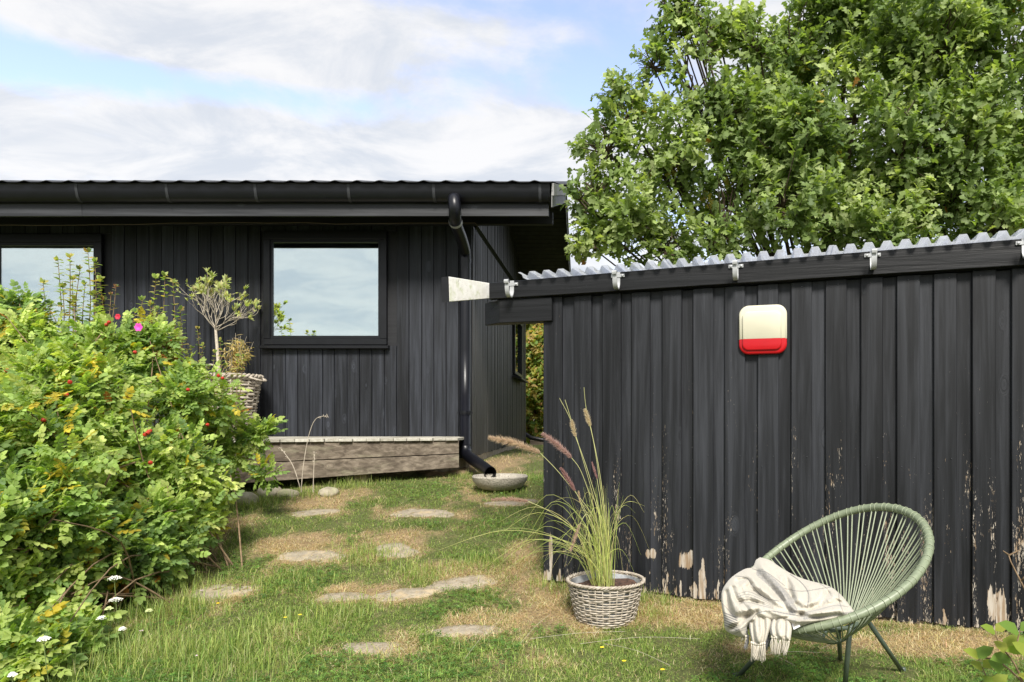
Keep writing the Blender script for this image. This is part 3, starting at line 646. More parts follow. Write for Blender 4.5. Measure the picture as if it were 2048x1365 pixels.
# nails near the top of each board
nm = MB().lathe([(0, 0), (.0035, 0), (.0025, .0012), (0, .0015)], 6).build('nail', M['clip'], None, data_only=True)
for (a, b) in edges:
    for s_, z_ in (((a+b)/2+rng.uniform(-.02, .02), zt(a)-.03), ((a+b)/2-.035, .9+rng.uniform(-.01, .01)), ((a+b)/2+.03, .95)):
        o = bpy.data.objects.new('nail', nm); C.objects.link(o); o.parent = shed; o.location = (s_, -.0425, z_); o.rotation_euler = (math.pi/2, 0, 0)

# cream and red plaque on the shed wall
sp_ = s_of(1525.5, .06); Xp, Yp = shed_w(sp_, .06)
pl = empty('wall_plaque', (Xp, Yp, CAMZ+(PY-659.5)/F*Yp), -TH, label='rounded square enamel plaque, cream above and red below, on the black shed wall', cat='plaque')
def rrect(hx, hz, r, n=9):
    return [(cx+r*math.cos(a), cz+r*math.sin(a)) for cx, cz, a0 in ((hx-r, hz-r, 0), (-hx+r, hz-r, 90), (-hx+r, -hz+r, 180), (hx-r, -hz+r, 270)) for a in [math.radians(a0+90*k/n) for k in range(n+1)]]
def clip(poly, z0, above):
    out = []; s_ = 1 if above else -1
    for (x0, a), (x1, b) in zip(poly, poly[1:]+poly[:1]):
        ia, ib = s_*(a-z0) >= 0, s_*(b-z0) >= 0
        if ia: out.append((x0, a))
        if ia != ib: u = (z0-a)/(b-a); out.append((x0+(x1-x0)*u, z0))
    return out
def plate(poly, y0, y1, ch, cz, mb):
    def inset(q, d): return [(x*(1-d/.135), z+(cz-z)*0) if False else (x*(1-d/.135), z*(1-d/.143)) for x, z in q]
    n = len(poly); L_ = [(poly, y0), (poly, y1+ch*.6), (inset(poly, ch*.4), y1+ch*.18), (inset(poly, ch), y1)]
    vs = [(x, y, z) for q, y in L_ for x, z in q]
    mb.add(vs, [tuple(range(n))]+[(j*n+k, j*n+(k+1) % n, (j+1)*n+(k+1) % n, (j+1)*n+k) for j in range(3) for k in range(n)]+[tuple(3*n+k for k in range(n))])
HX, HZ = .137, .144; cut = -.058
for nm_, ab, mm in (('cream_panel', True, 'cream'), ('red_panel', False, 'red')):
    mb = MB(); plate(clip(rrect(HX, HZ, .058), cut+(.0008 if ab else -.0008), ab), .018, -.006, .012, 0, mb)
    inn = clip([(x-.005, z-.008) for x, z in rrect(.113, .115, .036)], cut+(.001 if ab else -.001), ab)
    plate(inn, -.004, -.018, .010, 0, mb); mb.build(nm_, M[mm], pl, smooth=50)
pl.location = (Xp, Yp, CAMZ+(PY-659.5)/F*Yp)

# black pipe and timber behind the far corner of the house
pp = MB().tube([W(1040, 862, 14.9), W(1062, 876, 14.8), W(1150, 893, 14.7)], .045, 10).build('ground_pipe', M['black_pipe'], smooth=True); tag(pp, 'black plastic pipe sloping down beyond the far corner of the house', 'pipe')
tb = MB().box(-1.3, .2, 15.2, 15.4, .45, .78).build('timber_edging', M['deck']); tag(tb, 'low grey timber edging beyond the far corner of the house', 'edging')
# ------------------------------------------------------------------ plants: leaf shapes
def oak_leaf():
    y = [0, .20, .32, .50, .60, .78, .90, 1.0]; w_ = [.02, .13, .07, .27, .12, .31, .15, 0]
    V = [(0, -.12, 0)]; L = []; Rr = []
    for yy, ww in zip(y, w_):
        z = .10*yy-.22*yy*yy
        L.append(len(V)); V.append((-ww, yy, z+.28*ww)); Rr.append(len(V)); V.append((ww, yy, z+.28*ww))
    T_ = [(0, Rr[0], L[0])]
    for a, b, c in ((0, 1, 2), (2, 3, 4), (4, 5, 6)):
        T_ += [(L[a], Rr[a], Rr[c]), (L[a], Rr[c], L[c]), (L[a], L[c], L[b]), (Rr[a], Rr[b], Rr[c])]
    T_ += [(L[6], Rr[6], L[7])]
    V = np.array(V, float); return V, np.array(T_)
def oval_leaf(wd=.30, droop=.18, fold=.25):
    ys = [0, .28, .68, 1.0]; ws = [0, wd, wd*.85, 0]
    V = []; 
    for yy, ww in zip(ys, ws):
        z = -droop*yy*yy; V += [(0, yy, z), (-ww, yy, z+fold*ww), (ww, yy, z+fold*ww)]
    T_ = []
    for i in range(3):
        m0, l0, r0, m1, l1, r1 = [i*3+k for k in range(6)]
        for q in ((m0, m1, l1), (m0, l1, l0), (m0, r0, r1), (m0, r1, m1)):
            if i == 0 and q in ((m0, l1, l0), (m0, r0, r1)): continue
            if i == 2 and (l1 in q and r1 not in q and q == (m0, m1, l1) or q == (m0, r1, m1)): continue
            T_.append(q)
    # close the ends against the midrib points
    T_ = [(0, 3, 4), (0, 5, 3), (3, 6, 7), (3, 7, 4), (3, 5, 8), (3, 8, 6), (6, 9, 7), (6, 8, 9)]
    return np.array(V, float)[:10] if False else (np.array([V[0], V[0], V[0], V[3], V[4], V[5], V[6], V[7], V[8], V[9]], float), np.array(T_))
OAKV, OAKT = oak_leaf(); OVV, OVT = oval_leaf()
def compound(n_pairs=3, ll=.34, wd=.30, light=False):
    """a rose leaf: stalk with pairs of leaflets and one at the tip, length 1"""
    V, T_ = oval_leaf(wd, .22, .35)
    if light: V, T_ = np.array([(0, 0, 0), (-wd, .3, .07), (wd, .3, .07), (-wd*.85, .72, -.04), (wd*.85, .72, -.04), (0, 1, -.2)], float), np.array([(0, 2, 1), (1, 2, 4), (1, 4, 3), (3, 4, 5)])
    Vs, Is = [], []; b = 0
    def put(y, ang, s, tilt):
        nonlocal b
        c, s_ = math.cos(ang), math.sin(ang); R = np.array([[c, s_, 0], [-s_, c, 0], [0, 0, 1]])
        q = (V*s)@R; q[:, 2] += tilt*np.linalg.norm(q[:, :2], axis=1); q[:, 1] += y; q[:, 2] += -.25*y*y
        Vs.append(q); Is.append(T_+b); b += len(q)
    for i in range(n_pairs):
        y = .28+.55*i/n_pairs
        for sg in (-1, 1): put(y, sg*math.radians(62-8*i), ll*(.85+.08*i), -.12)
    put(.74, 0, ll*1.05, -.1)
    st = np.array([(-.008, 0, 0), (.008, 0, 0), (0, .4, -.02), (0, .8, -.16)]); Vs.append(st); Is.append(np.array([(0, 1, 2), (0, 2, 3)])+b)
    return np.concatenate(Vs), np.concatenate(Is)
CPV, CPT = compound(3, .25, .34); LPV, LPT = compound(3, .25, .37, True)
def pick(cols, n, p=None, jit=.18):
    c = np.array(cols)[rng.choice(len(cols), n, p=p)]; return np.clip(c*(1+rng.normal(0, jit, (n, 1)))*(1+rng.normal(0, jit*.35, (n, 3))), .003, .9)
def blobs_to_world(bl): return [(W(px, py, Y), r/F*Y) for px, py, r, Y in bl]
def clumps(blobs, rmin, rmax, dens, r=rng):
    out = []
    for c, R in blobs:
        n = max(3, int(dens*R*R)); d = rand_dirs(n*2, r); d = d[(d[:, 1] < .3) | (r.random(n*2) < .35)][:n]
        for q in d:
            rr = r.uniform(rmin, rmax); k = r.uniform(.55, 1.0); rr = min(rr, R*.8); out.append((Vector(c)+Vector(q)*max(.0, R*k-rr*.75), rr))
    return out
def shell_points(blobs, n, thick=.5, back=.35, groundclear=0):
    P, Nn, Bi = [], [], []; A_ = np.array([b[1]**2 for b in blobs]); A_ = A_/A_.sum()
    for i, (c, r) in enumerate(blobs):
        k = int(n*A_[i])+3; d = rand_dirs(k*2); keep = (d[:, 1] < .25) | (rng.random(k*2) < back); d = d[keep][:k]
        rad = r*(1-thick*rng.random(len(d))**2.0)*(1+.16*fnoise(d[:, 0]*2+i, d[:, 2]*2+d[:, 1], 2.3, i % 5, 2))
        P.append(np.array(c)+d*rad[:, None]); Nn.append(d); Bi.append(np.full(len(d), i))
    return np.concatenate(P), np.concatenate(Nn), np.concatenate(Bi)

def leaf_objects(parent, variants, L, R, S, name='leaf'):
    for i in range(len(L)):
        o = bpy.data.objects.new(name, variants[rng.integers(len(variants))]); C.objects.link(o); o.parent = parent
        m4 = Matrix.Identity(4)
        for a in range(3):
            for b in range(3): m4[a][b] = float(R[i][a][b])*float(S[i])
            m4[a][3] = float(L[i][a])
        o.matrix_local = m4

# ------------------------------------------------------------------ the oak behind the shed
OB = [(1750, 230, 300, 9.6), (2010, 120, 300, 9.4), (1500, 330, 190, 8.8), (1340, 340, 130, 8.3), (1260, 430, 105, 8.1), (1212, 300, 50, 8.0), (1385, 190, 85, 8.3), (1375, 62, 46, 8.2), (1345, 20, 26, 8.2), (1590, 130, 110, 8.9),
      (1700, 10, 150, 9.0), (1900, 420, 190, 8.6), (1650, 420, 160, 8.2), (1450, 470, 110, 8.3), (1192, 385, 38, 7.9), (1170, 485, 25, 7.9), (2110, 350, 250, 8.6), (1245, 190, 36, 8.1), (1305, 130, 28, 8.2), (1600, 300, 130, 8.0), (1800, 310, 140, 8.0), (1520, 110, 60, 8.4), (1255, 240, 50, 8.0), (1210, 460, 60, 8.0), (1330, 500, 80, 8.2), (1160, 395, 20, 7.8),
      (1850, 120, 130, 8.3), (1960, 240, 120, 8.1), (1720, 150, 110, 8.4), (1980, 30, 110, 8.5), (1440, 230, 90, 8.2), (1560, 420, 110, 7.9), (1780, 470, 110, 7.8), (1480, 55, 34, 8.5), (1420, 130, 50, 8.3), (1395, 110, 46, 8.3), (1375, 140, 60, 8.15), (1405, 80, 55, 8.2), (1435, 70, 44, 8.5), (1345, 95, 36, 8.3), (1375, 20, 44, 8.3), (1980, 470, 110, 7.9)]
ob = blobs_to_world(OB); oc_ = clumps(ob, .16, .42, 17)
P, Nn, Bi = shell_points(oc_, 6000, .45, .3); Bo = np.array([min(range(len(ob)), key=lambda q: (Vector(oc_[b][0])-Vector(ob[q][0])).length-ob[q][1]) for b in range(len(oc_))])[Bi]
hole = fnoise(P[:, 0]*1.0+P[:, 1], P[:, 2], 2.6, 11, 3); keep = (hole > -.34) & (P[:, 2] > 1.9)
P, Nn, Bi, Bo = P[keep], Nn[keep], Bi[keep], Bo[keep]
# small sprays that break the outline
k = len(P); tw = Nn*.75+rand_dirs(k)*.55+np.array([0, 0, .35]); tw /= np.linalg.norm(tw, axis=1, keepdims=True)
NL = 11
Lf = np.repeat(P, NL, 0)+np.repeat(tw, NL, 0)*rng.uniform(-.06, .15, (k*NL, 1))+rng.normal(0, .028, (k*NL, 3))
Ld = np.repeat(tw, NL, 0)*.75+rand_dirs(k*NL)*.9+np.array([0, 0, -.05])
# leaves turn their faces to the light: up, and outwards from the crown
lup = np.array([-.25, -.45, 1.0])+.5*np.repeat(Nn, NL, 0)+rng.normal(0, .45, (k*NL, 3))
size = np.repeat(rng.uniform(.10, .14, k), NL)*rng.uniform(.75, 1.15, k*NL)
Rm = frames(Ld, lup)
greens = [(.14, .205, .07), (.195, .27, .09), (.27, .35, .12), (.38, .45, .19), (.10, .16, .06)]
cc = rng.random(k)*.45+rng.random(len(oc_))[Bi]*.6; clump = fnoise(P[:, 0]*1.3, P[:, 2]*1.3+P[:, 1], 1.6, 17, 2); ci = np.clip(np.digitize(cc+.35*clump, [.25, .55, .80, 1.02]), 0, 3)
base_c = np.array(greens)[ci]; base_c[cc < .07] = greens[4]
base_c[rng.random(k) < .006] = (.50, .42, .10)
lc = np.repeat(base_c, NL, 0)*(1+rng.normal(0, .16, (k*NL, 1)))
lc = np.clip(lc, .01, .8); rr_ = rng.random(k*NL) < .001; lc[rr_] = (.42, .20, .06)
oak = empty('oak_tree', (3.4, 9.6, float(ground(3.4, 9.6))), label='large green oak tree spreading behind the black shed', cat='tree')
oo = np.array(oak.location)
# the leaves that show largest become parts of their own
dist = Lf[:, 1]/size; pxx = PX+F*Lf[:, 0]/Lf[:, 1]; pyy = PY-F*(Lf[:, 2]-CAMZ)/Lf[:, 1]
inside = (pxx > 1130) & (pxx < 2040) & (pyy > 5) & (pyy < 500)
front = np.einsum('ij,ij->i', np.repeat(Nn, NL, 0), np.array([[-.1, -1, .1]])) 
score = np.where(inside & (front > .35), dist, 1e9); sel = np.argsort(score)[:300]
rest = np.ones(len(Lf), bool); rest[sel] = False
V, I, cl = scatter(OAKV, OAKT, Rm[rest]*size[rest][:, None, None], Lf[rest]-oo, lc[rest])
cr = fast_mesh('crown', V, I, M['leaf'], cl, oak); tag(cr, kind='stuff')
lvs = [fast_mesh('leaf', OAKV, OAKT, M['leaf'], np.tile(np.array(g_), (len(OAKV), 1)), link=False) for g_ in ((.15, .21, .07), (.20, .27, .09), (.27, .35, .12), (.12, .18, .06))]
leaf_objects(oak, lvs, Lf[sel]-oo, Rm[sel], size[sel])
# trunk and limbs
tb_ = MB(); root = Vector((3.4, 9.6, float(ground(3.4, 9.6))-.2)); fork = Vector((3.2, 9.5, 2.3))
tb_.tube([root-Vector(oo), Vector((3.35, 9.6, 1.2))-Vector(oo), fork-Vector(oo)], [.26, .19, .17], 12).build('trunk', M['bark'], oak, smooth=True)
lm = MB(); twm = MB()
for i, (c, r) in enumerate(ob):
    c = Vector(c); mid = fork.lerp(c, .5)+Vector((0, .15, -.12*(c-fork).length)); a = smooth_path([fork, mid, c, c+(c-mid).normalized()*r*.1], 4)
    n = len(a); lm.tube([p-Vector(oo) for p in a], list(np.linspace(.055*min(1, r/.9)+.006, .004, n)), 6)
    ids = np.where(Bo == i)[0]; ids = rng.choice(ids, min(len(ids), 34), False) if len(ids) else []
    for j in ids:
        e = Vector(P[j]); s0 = c.lerp(e, .12)+Vector((0, 0, -.03)); m_ = s0.lerp(e, .55)+Vector(rng.normal(0, .05, 3))
        twm.tube([p-Vector(oo) for p in (s0, m_, e+Vector(tw[j])*.12)], [.014, .008, .003], 4, cap=False)
lm.build('limb', M['bark'], oak, smooth=True); tag(twm.build('twigs', M['bark'], oak), kind='stuff')

# ------------------------------------------------------------------ the rose bush on the left
RB = [(70, 760, 150, 5.2), (240, 745, 105, 5.3), (370, 790, 95, 5.4), (385, 880, 54, 5.6), (438, 900, 22, 5.75), (455, 850, 30, 5.8), (395, 1040, 30, 4.9), (330, 1105, 38, 4.55), (150, 1300, 42, 3.35), (100, 1325, 70, 3.2), (30, 1330, 80, 3.1), (290, 1010, 90, 4.6), (300, 1120, 60, 4.35), (60, 1210, 70, 3.5), (120, 1180, 60, 3.7), (130, 1250, 50, 3.55), (200, 880, 180, 4.6), (60, 950, 180, 4.0), (330, 940, 120, 4.8), (100, 1110, 165, 3.75), (265, 1080, 115, 4.3), (360, 1060, 60, 4.7),
      (30, 1235, 95, 3.45), (165, 1190, 70, 3.9), (-110, 900, 260, 4.4), (50, 640, 50, 5.5), (150, 670, 70, 5.3), (300, 690, 50, 5.5), (400, 1020, 34, 4.95), (500, 880, 16, 5.8), (535, 948, 13, 5.7), (470, 915, 14, 5.7), (530, 862, 13, 5.8), (355, 950, 50, 5.1), (330, 1110, 38, 4.6), (-60, 700, 140, 5.4), (-150, 1120, 200, 3.8), (215, 640, 32, 5.4), (20, 1080, 90, 3.4), (120, 800, 110, 4.5)]
rb = blobs_to_world(RB); rc_ = clumps(rb, .10, .25, 42)
rose = empty('rose_bush', (-2.9, 4.8, float(ground(-2.9, 4.8))), label='big yellow green rose bush with red hips filling the left side below the windows', cat='bush'); ro = np.array(rose.location)
P, Nn, Bi = shell_points(rc_, 10500, .45, .3); zg = ground(P[:, 0], P[:, 1]); keep = (P[:, 2] > zg+.03) & (fnoise(P[:, 0], P[:, 2]+P[:, 1], 4.2, 5, 2) > -.42); P, Nn, Bi = P[keep], Nn[keep], Bi[keep]
extra = []
NL = 3; k = len(P); tw = Nn*.8+rand_dirs(k)*.55+np.array([0, 0, .45]); tw /= np.linalg.norm(tw, axis=1, keepdims=True)
Lf = np.repeat(P, NL, 0)+rng.normal(0, .02, (k*NL, 3)); Ld = np.repeat(tw, NL, 0)*.5+rand_dirs(k*NL)*.8+np.array([0, 0, .1]); lup = np.array([-.2, -.35, 1.0])+.35*np.repeat(Nn, NL, 0)+rng.normal(0, .3, (k*NL, 3))
size = rng.uniform(.10, .165, k*NL); Rm = frames(Ld, lup)
rg = [(.29, .41, .11), (.39, .49, .14), (.21, .32, .10), (.48, .55, .18), (.15, .24, .085)]
clump = fnoise(P[:, 0]*1.5, P[:, 2]*1.5+P[:, 1], 2.0, 23, 2); cc = rng.random(k)+.4*clump; ci = np.digitize(cc, [.08, .3, .62, .9]); order = [4, 2, 0, 1, 3]
bc = np.array([rg[order[i]] for i in ci]); 
yl = (rng.random(k) < .045); bc[yl] = (.52, .42, .05)
bc[rng.random(k) < .01] = (.36, .16, .04)
lc = np.clip(np.repeat(bc, NL, 0)*(1+rng.normal(0, .13, (k*NL, 1))), .01, .8)
pxx = PX+F*Lf[:, 0]/Lf[:, 1]; pyy = PY-F*(Lf[:, 2]-CAMZ)/Lf[:, 1]
front = np.einsum('ij,ij->i', np.repeat(Nn, NL, 0), np.array([[.2, -1, .2]]))
score = np.where((pxx > 5) & (pxx < 540) & (pyy > 600) & (pyy < 1360) & (front > .5), Lf[:, 1]/size, 1e9); sel = np.argsort(score)[:300]; rest = np.ones(len(Lf), bool); rest[sel] = False
V, I, cl = scatter(LPV, LPT, Rm[rest]*size[rest][:, None, None], Lf[rest]-ro, lc[rest])
nl_ = len(cl)//len(LPV); jj = np.ones((nl_, len(LPV))); jj[:, :42] = np.repeat(rng.normal(1, .17, (nl_, 7)), 6, 1); cl = np.clip(cl*jj.reshape(-1, 1), .01, .8)
tag(fast_mesh('foliage', V, I, M['roseleaf'], cl, rose), kind='stuff')
lvs = [fast_mesh('leaf', CPV, CPT, M['roseleaf'], np.tile(np.array(g_), (len(CPV), 1)), link=False) for g_ in rg[:3]+[rg[3], (.42, .38, .06)]]
lvs = lvs[:4]*5+lvs[4:]
leaf_objects(rose, lvs, Lf[sel]-ro, Rm[sel], size[sel])
sm = MB()
bases = [Vector((x_, y_, float(ground(x_, y_))-.03)) for x_, y_ in ((-2.75, 4.6), (-3.0, 4.9), (-2.6, 4.3), (-3.2, 4.6), (-2.9, 4.1), (-2.5, 4.8))]
for i, (c, r) in enumerate(rb):
    c = Vector(c)
    if r < .13: continue
    for q in range(3):
        b = bases[(i+q) % 6]+Vector(rng.normal(0, .07, 3)*np.array([1, 1, 0])); e = c+Vector(rand_dirs(1)[0])*r*.95
        m_ = b.lerp(e, .5)+Vector((0, 0, .12))+Vector(rng.normal(0, .07, 3)); a = smooth_path([b, m_, e], 4); sm.tube([p-Vector(ro) for p in a], list(np.linspace(.007, .0025, len(a))), 5, cap=False)
# a few bare leaning canes in view
for pts in (((240, 905, 4.2), (200, 990, 4.1), (150, 1070, 3.95), (95, 1180, 3.85)), ((410, 1035, 4.85), (330, 1130, 4.7), (270, 1190, 4.55), (245, 1225, 4.5)), ((330, 1020, 4.5), (210, 1110, 4.3), (130, 1175, 4.1)), ((270, 925, 4.4), (180, 955, 4.2), (120, 970, 4.1)), ((130, 1010, 3.6), (70, 1080, 3.55), (0, 1180, 3.5)), ((205, 665, 5.2), (160, 720, 5.1), (110, 760, 5.0)), ((0, 1045, 3.6), (40, 1100, 3.6), (100, 1170, 3.65))):
    a = smooth_path([W(*p) for p in pts], 4); sm.tube([p-Vector(ro) for p in a], list(np.linspace(.005, .009, len(a))), 6, cap=False)
tag(sm.build('stem', M['twig'], rose, smooth=True), kind='stuff')
# rose hips and the two flowers
hipm, t = mat('red_rose_hip'); setp(t, Base_Color=(.40, .03, .012, 1), Roughness=.45)
hm = MB().lathe([(0, -.013), (.008, -.011), (.0135, -.002), (.013, .005), (.006, .012), (.004, .018), (0, .016)], 10).build('hip', hipm, None, smooth=True, data_only=True)
for px, py, Y in ((237, 632, 5.25), (218, 645, 5.2), (213, 650, 5.2), (376, 780, 5.0), (301, 926, 4.35), (296, 866, 4.45), (290, 870, 4.45), (300, 862, 4.5), (437, 752, 5.4), (445, 757, 5.4), (343, 1140, 4.5), (133, 790, 4.2), (140, 765, 4.25), (15, 742, 4.4), (88, 840, 4.0), (415, 850, 5.2), (160, 1187, 3.75), (270, 705, 5.0)):
    o = bpy.data.objects.new('hip', hm); C.objects.link(o); o.parent = rose; p = W(px, py, Y-.12); o.location = p-Vector(ro); o.rotation_euler = (rng.uniform(0, 2), rng.uniform(0, 2), 0)
def flower(px, py, Y, col, s, nm):
    mm, t = mat(nm+'_petal'); setp(t, Base_Color=col+(1,), Roughness=.6); mb = MB(); c = Vector(W(px, py, Y))-Vector(ro)
    for j in range(6):
        a = j*math.pi/3; u = Vector((math.cos(a), -.35, math.sin(a))); v_ = Vector((-math.sin(a), 0, math.cos(a)))
        mb.add([c, c+u*s*.6+v_*s*.45, c+u*s+v_*s*.2+Vector((0, .1*s, 0)), c+u*s-v_*s*.2+Vector((0, .1*s, 0)), c+u*s*.6-v_*s*.45], [(0, 1, 2, 3, 4)])
    f = mb.build('flower', mm, rose); return f
flower(278, 655, 5.0, (.72, .06, .42), .030, 'pink'); flower(236, 634, 5.0, (.55, .02, .05), .02, 'red')
# upright shoots of a second shrub, opposite small leaves
def shoots(name, label, specs, Y0, leafcol, leafs=.035, dense=1.0, lean=0):
    bx = W(specs[0][0], specs[0][1], Y0); o = empty(name, (bx.x, Y0, float(ground(bx.x, Y0))), label=label, cat='shrub'); oo_ = Vector(o.location); st = MB(); LL, LD, LU, LS = [], [], [], []
    for px, ptop, pbot in specs:
        Y = Y0+rng.uniform(-.2, .2); a = W(px+rng.uniform(-12, 12)+lean*-40, pbot, Y); b = W(px, ptop, Y+rng.uniform(-.05, .05)); m_ = a.lerp(b, .5)+Vector((rng.uniform(-.03, .03), 0, 0))
        pth_ = smooth_path([a, m_, b], 8); st.tube([p-oo_ for p in pth_], list(np.linspace(.0055, .002, len(pth_))), 5, cap=False)
        L_ = (b-a).length; n = int(L_/.045*dense)
        for j in range(n):
            u = (j+.5)/n; p = pth_[min(int(u*len(pth_)), len(pth_)-1)]; th = j*1.57+rng.uniform(-.4, .4)
            for sg in (0, math.pi):
                LL.append(p-oo_+Vector((0, 0, rng.uniform(-.015, .015)))); LD.append((math.cos(th+sg), math.sin(th+sg), rng.uniform(.05, .6))); LU.append((rng.normal(0, .2), rng.normal(0, .2)-.3, 1)); LS.append(leafs*rng.uniform(.7, 1.25)*(1-.3*u))
        for q in range(5): LL.append(b-oo_); LD.append((rng.normal(0, .5), rng.normal(0, .5), 1)); LU.append((0, -1, .1)); LS.append(leafs*.7)
    n = len(LL); V, I, cl = scatter(OVV, OVT, frames(np.array(LD), np.array(LU))*np.array(LS)[:, None, None], np.array([tuple(p) for p in LL]), pick(leafcol, n))
    tag(fast_mesh('foliage', V, I, M['roseleaf'], cl, o), kind='stuff'); st.build('stem', M['twig'], o, smooth=True)
gcol = [(.26, .34, .08), (.34, .40, .11), (.18, .26, .07), (.42, .36, .11)]
shoots('shrub', 'thin upright shrub shoots standing against the left window pane', [(176, 505, 700), (140, 515, 700), (116, 522, 700), (86, 566, 700), (190, 525, 690), (160, 540, 690), (152, 600, 700), (125, 575, 700), (200, 560, 700), (185, 590, 700), (16, 592, 720), (60, 610, 720), (100, 610, 720), (170, 570, 700), (145, 560, 700), (205, 600, 700)], 5.8, gcol, .066, 1.5)
shoots('shrub', 'three tall leafy shoots in front of the black planks left of the potted tree', [(312, 556, 760), (330, 552, 760), (346, 566, 760), (300, 610, 760), (360, 620, 760), (285, 600, 740), (270, 625, 740)], 5.9, gcol, .062, 1.3)
shoots('shrub', 'reddish tipped arching shrub shoots above the crimson hips', [(232, 574, 700), (222, 590, 700), (205, 600, 700)], 5.7, [(.2, .16, .06), (.14, .17, .05), (.25, .14, .05)], .04, 1.0, .6)
shoots('shrub', 'dense small leaved shrub between the rose bush and the tall wicker basket', [(280+int(i*11.5), 630+int(34*math.sin(i*1.7))+i*6, 890) for i in range(19)], 6.1, gcol, .042, 1.8)

# ------------------------------------------------------------------ hedge seen between house and shed, and shrubs beyond
def hedge(name, label, x0, x1, y0, y1, top, n, cols, ls):
    o = empty(name, ((x0+x1)/2, (y0+y1)/2, .6), label=label, cat='hedge'); X = rng.uniform(x0, x1, n); Y = y0+(y1-y0)*rng.random(n)**1.6; 
    Z = .6+rng.random(n)**.8*(top-.6)*(1+.12*fnoise(X, Y, 1.5, 3, 2)); Y = Y+.35*fnoise(X*2, Z*2, 1.8, 8, 2)
    V, I, cl = scatter(OVV, OVT, frames(rand_dirs(n)+np.array([0, 0, .3]), np.array([-.3, -.9, .9])+rng.normal(0, .4, (n, 3)))*rng.uniform(.6, 1.2, (n, 1, 1))*ls, np.stack([X, Y, Z], 1)-np.array(o.location), pick(cols, n))
    tag(fast_mesh('foliage', V, I, M['roseleaf'], cl, o), kind='stuff')
    st = MB()
    for j in range(40):
        xx_ = rng.uniform(x0, x1); st.tube([Vector((xx_, y0+.4, .5))-Vector(o.location), Vector((xx_+rng.uniform(-.2, .2), y0+.5, top*.8))-Vector(o.location)], [.02, .008], 4, cap=False)
    st.build('stem', M['twig'], o)
hedge('hedge', 'yellow green hedge seen in the gap between house and shed', -1.9, .3, 17.2, 18.6, 4.0, 24000, [(.28, .36, .08), (.38, .42, .10), (.19, .28, .07), (.48, .40, .12), (.44, .32, .12)], .13)
hedge('hedge', 'dark far hedge behind the oak, mostly hidden by the shed', .8, 12, 16, 18, 2.6, 9000, [(.07, .12, .03), (.10, .15, .04)], .14)

# ------------------------------------------------------------------ grass, clover and straw
def in_shed(x, y, m_=0.0):
    dx, dy = x-OX, y-OY; s_ = dx*ct-dy*st_; d_ = dx*st_+dy*ct; return (s_ > -m_) & (d_ > -.04-m_) & (d_ < 2.3)
def shed_dist(x, y):
    dx, dy = x-OX, y-OY; s_ = dx*ct-dy*st_; d_ = -(dx*st_+dy*ct); return np.where(s_ > -.1, np.abs(d_), 9)
DFY = lambda X: np.where(X > A.x, 7.45+(X-B.x)*(B.y-A.y)/(B.x-A.x), 6.62)
def cand(n, y0, y1):
    Y = rng.uniform(y0, y1, n); Z0 = -1.02*Y*1.0; X = rng.uniform(-.90, .66, n)*Y
    ok = ~in_shed(X, Y) & ~((Y > 7.95) & (X < -1.3)) & ~((Y > DFY(X)+.25) & (X < -1.42)) & (X < 4.2)
    return X[ok], Y[ok]
def blades(X, Y, h, wd, lean, col, curl=.5):
    n = len(X); Z = ground(X, Y)-.004; th = rng.uniform(0, 2*np.pi, n); u = np.stack([np.cos(th), np.sin(th), np.zeros(n)], 1); s_ = np.stack([-u[:, 1], u[:, 0], np.zeros(n)], 1)
    b = np.stack([X, Y, Z], 1); up = np.array([0, 0, 1.0]); k1 = h[:, None]
    m_ = b+up*k1*.55*(1-lean[:, None]*.5)+u*k1*lean[:, None]*.45
    t_ = b+up*k1*(1-lean[:, None]*(.55+curl*.4))+u*k1*lean[:, None]*1.05
    t_[:, 2] = np.maximum(t_[:, 2], Z+.004); w2 = wd[:, None]
    V = np.stack([b-s_*w2, b+s_*w2, m_-s_*w2*.8, m_+s_*w2*.8, t_], 1).reshape(-1, 3)
    I = (np.array([(0, 1, 3), (0, 3, 2), (2, 3, 4)])[None]+(np.arange(n)*5)[:, None, None]).reshape(-1, 3)
    return V, I, np.repeat(col, 5, 0)
parts = []
GR = [(.27, .36, .085), (.35, .43, .115), (.17, .27, .06), (.41, .48, .15), (.47, .49, .22)]; DR = [(.72, .57, .34), (.62, .46, .26), (.80, .68, .45), (.48, .34, .20), (.56, .50, .24)]
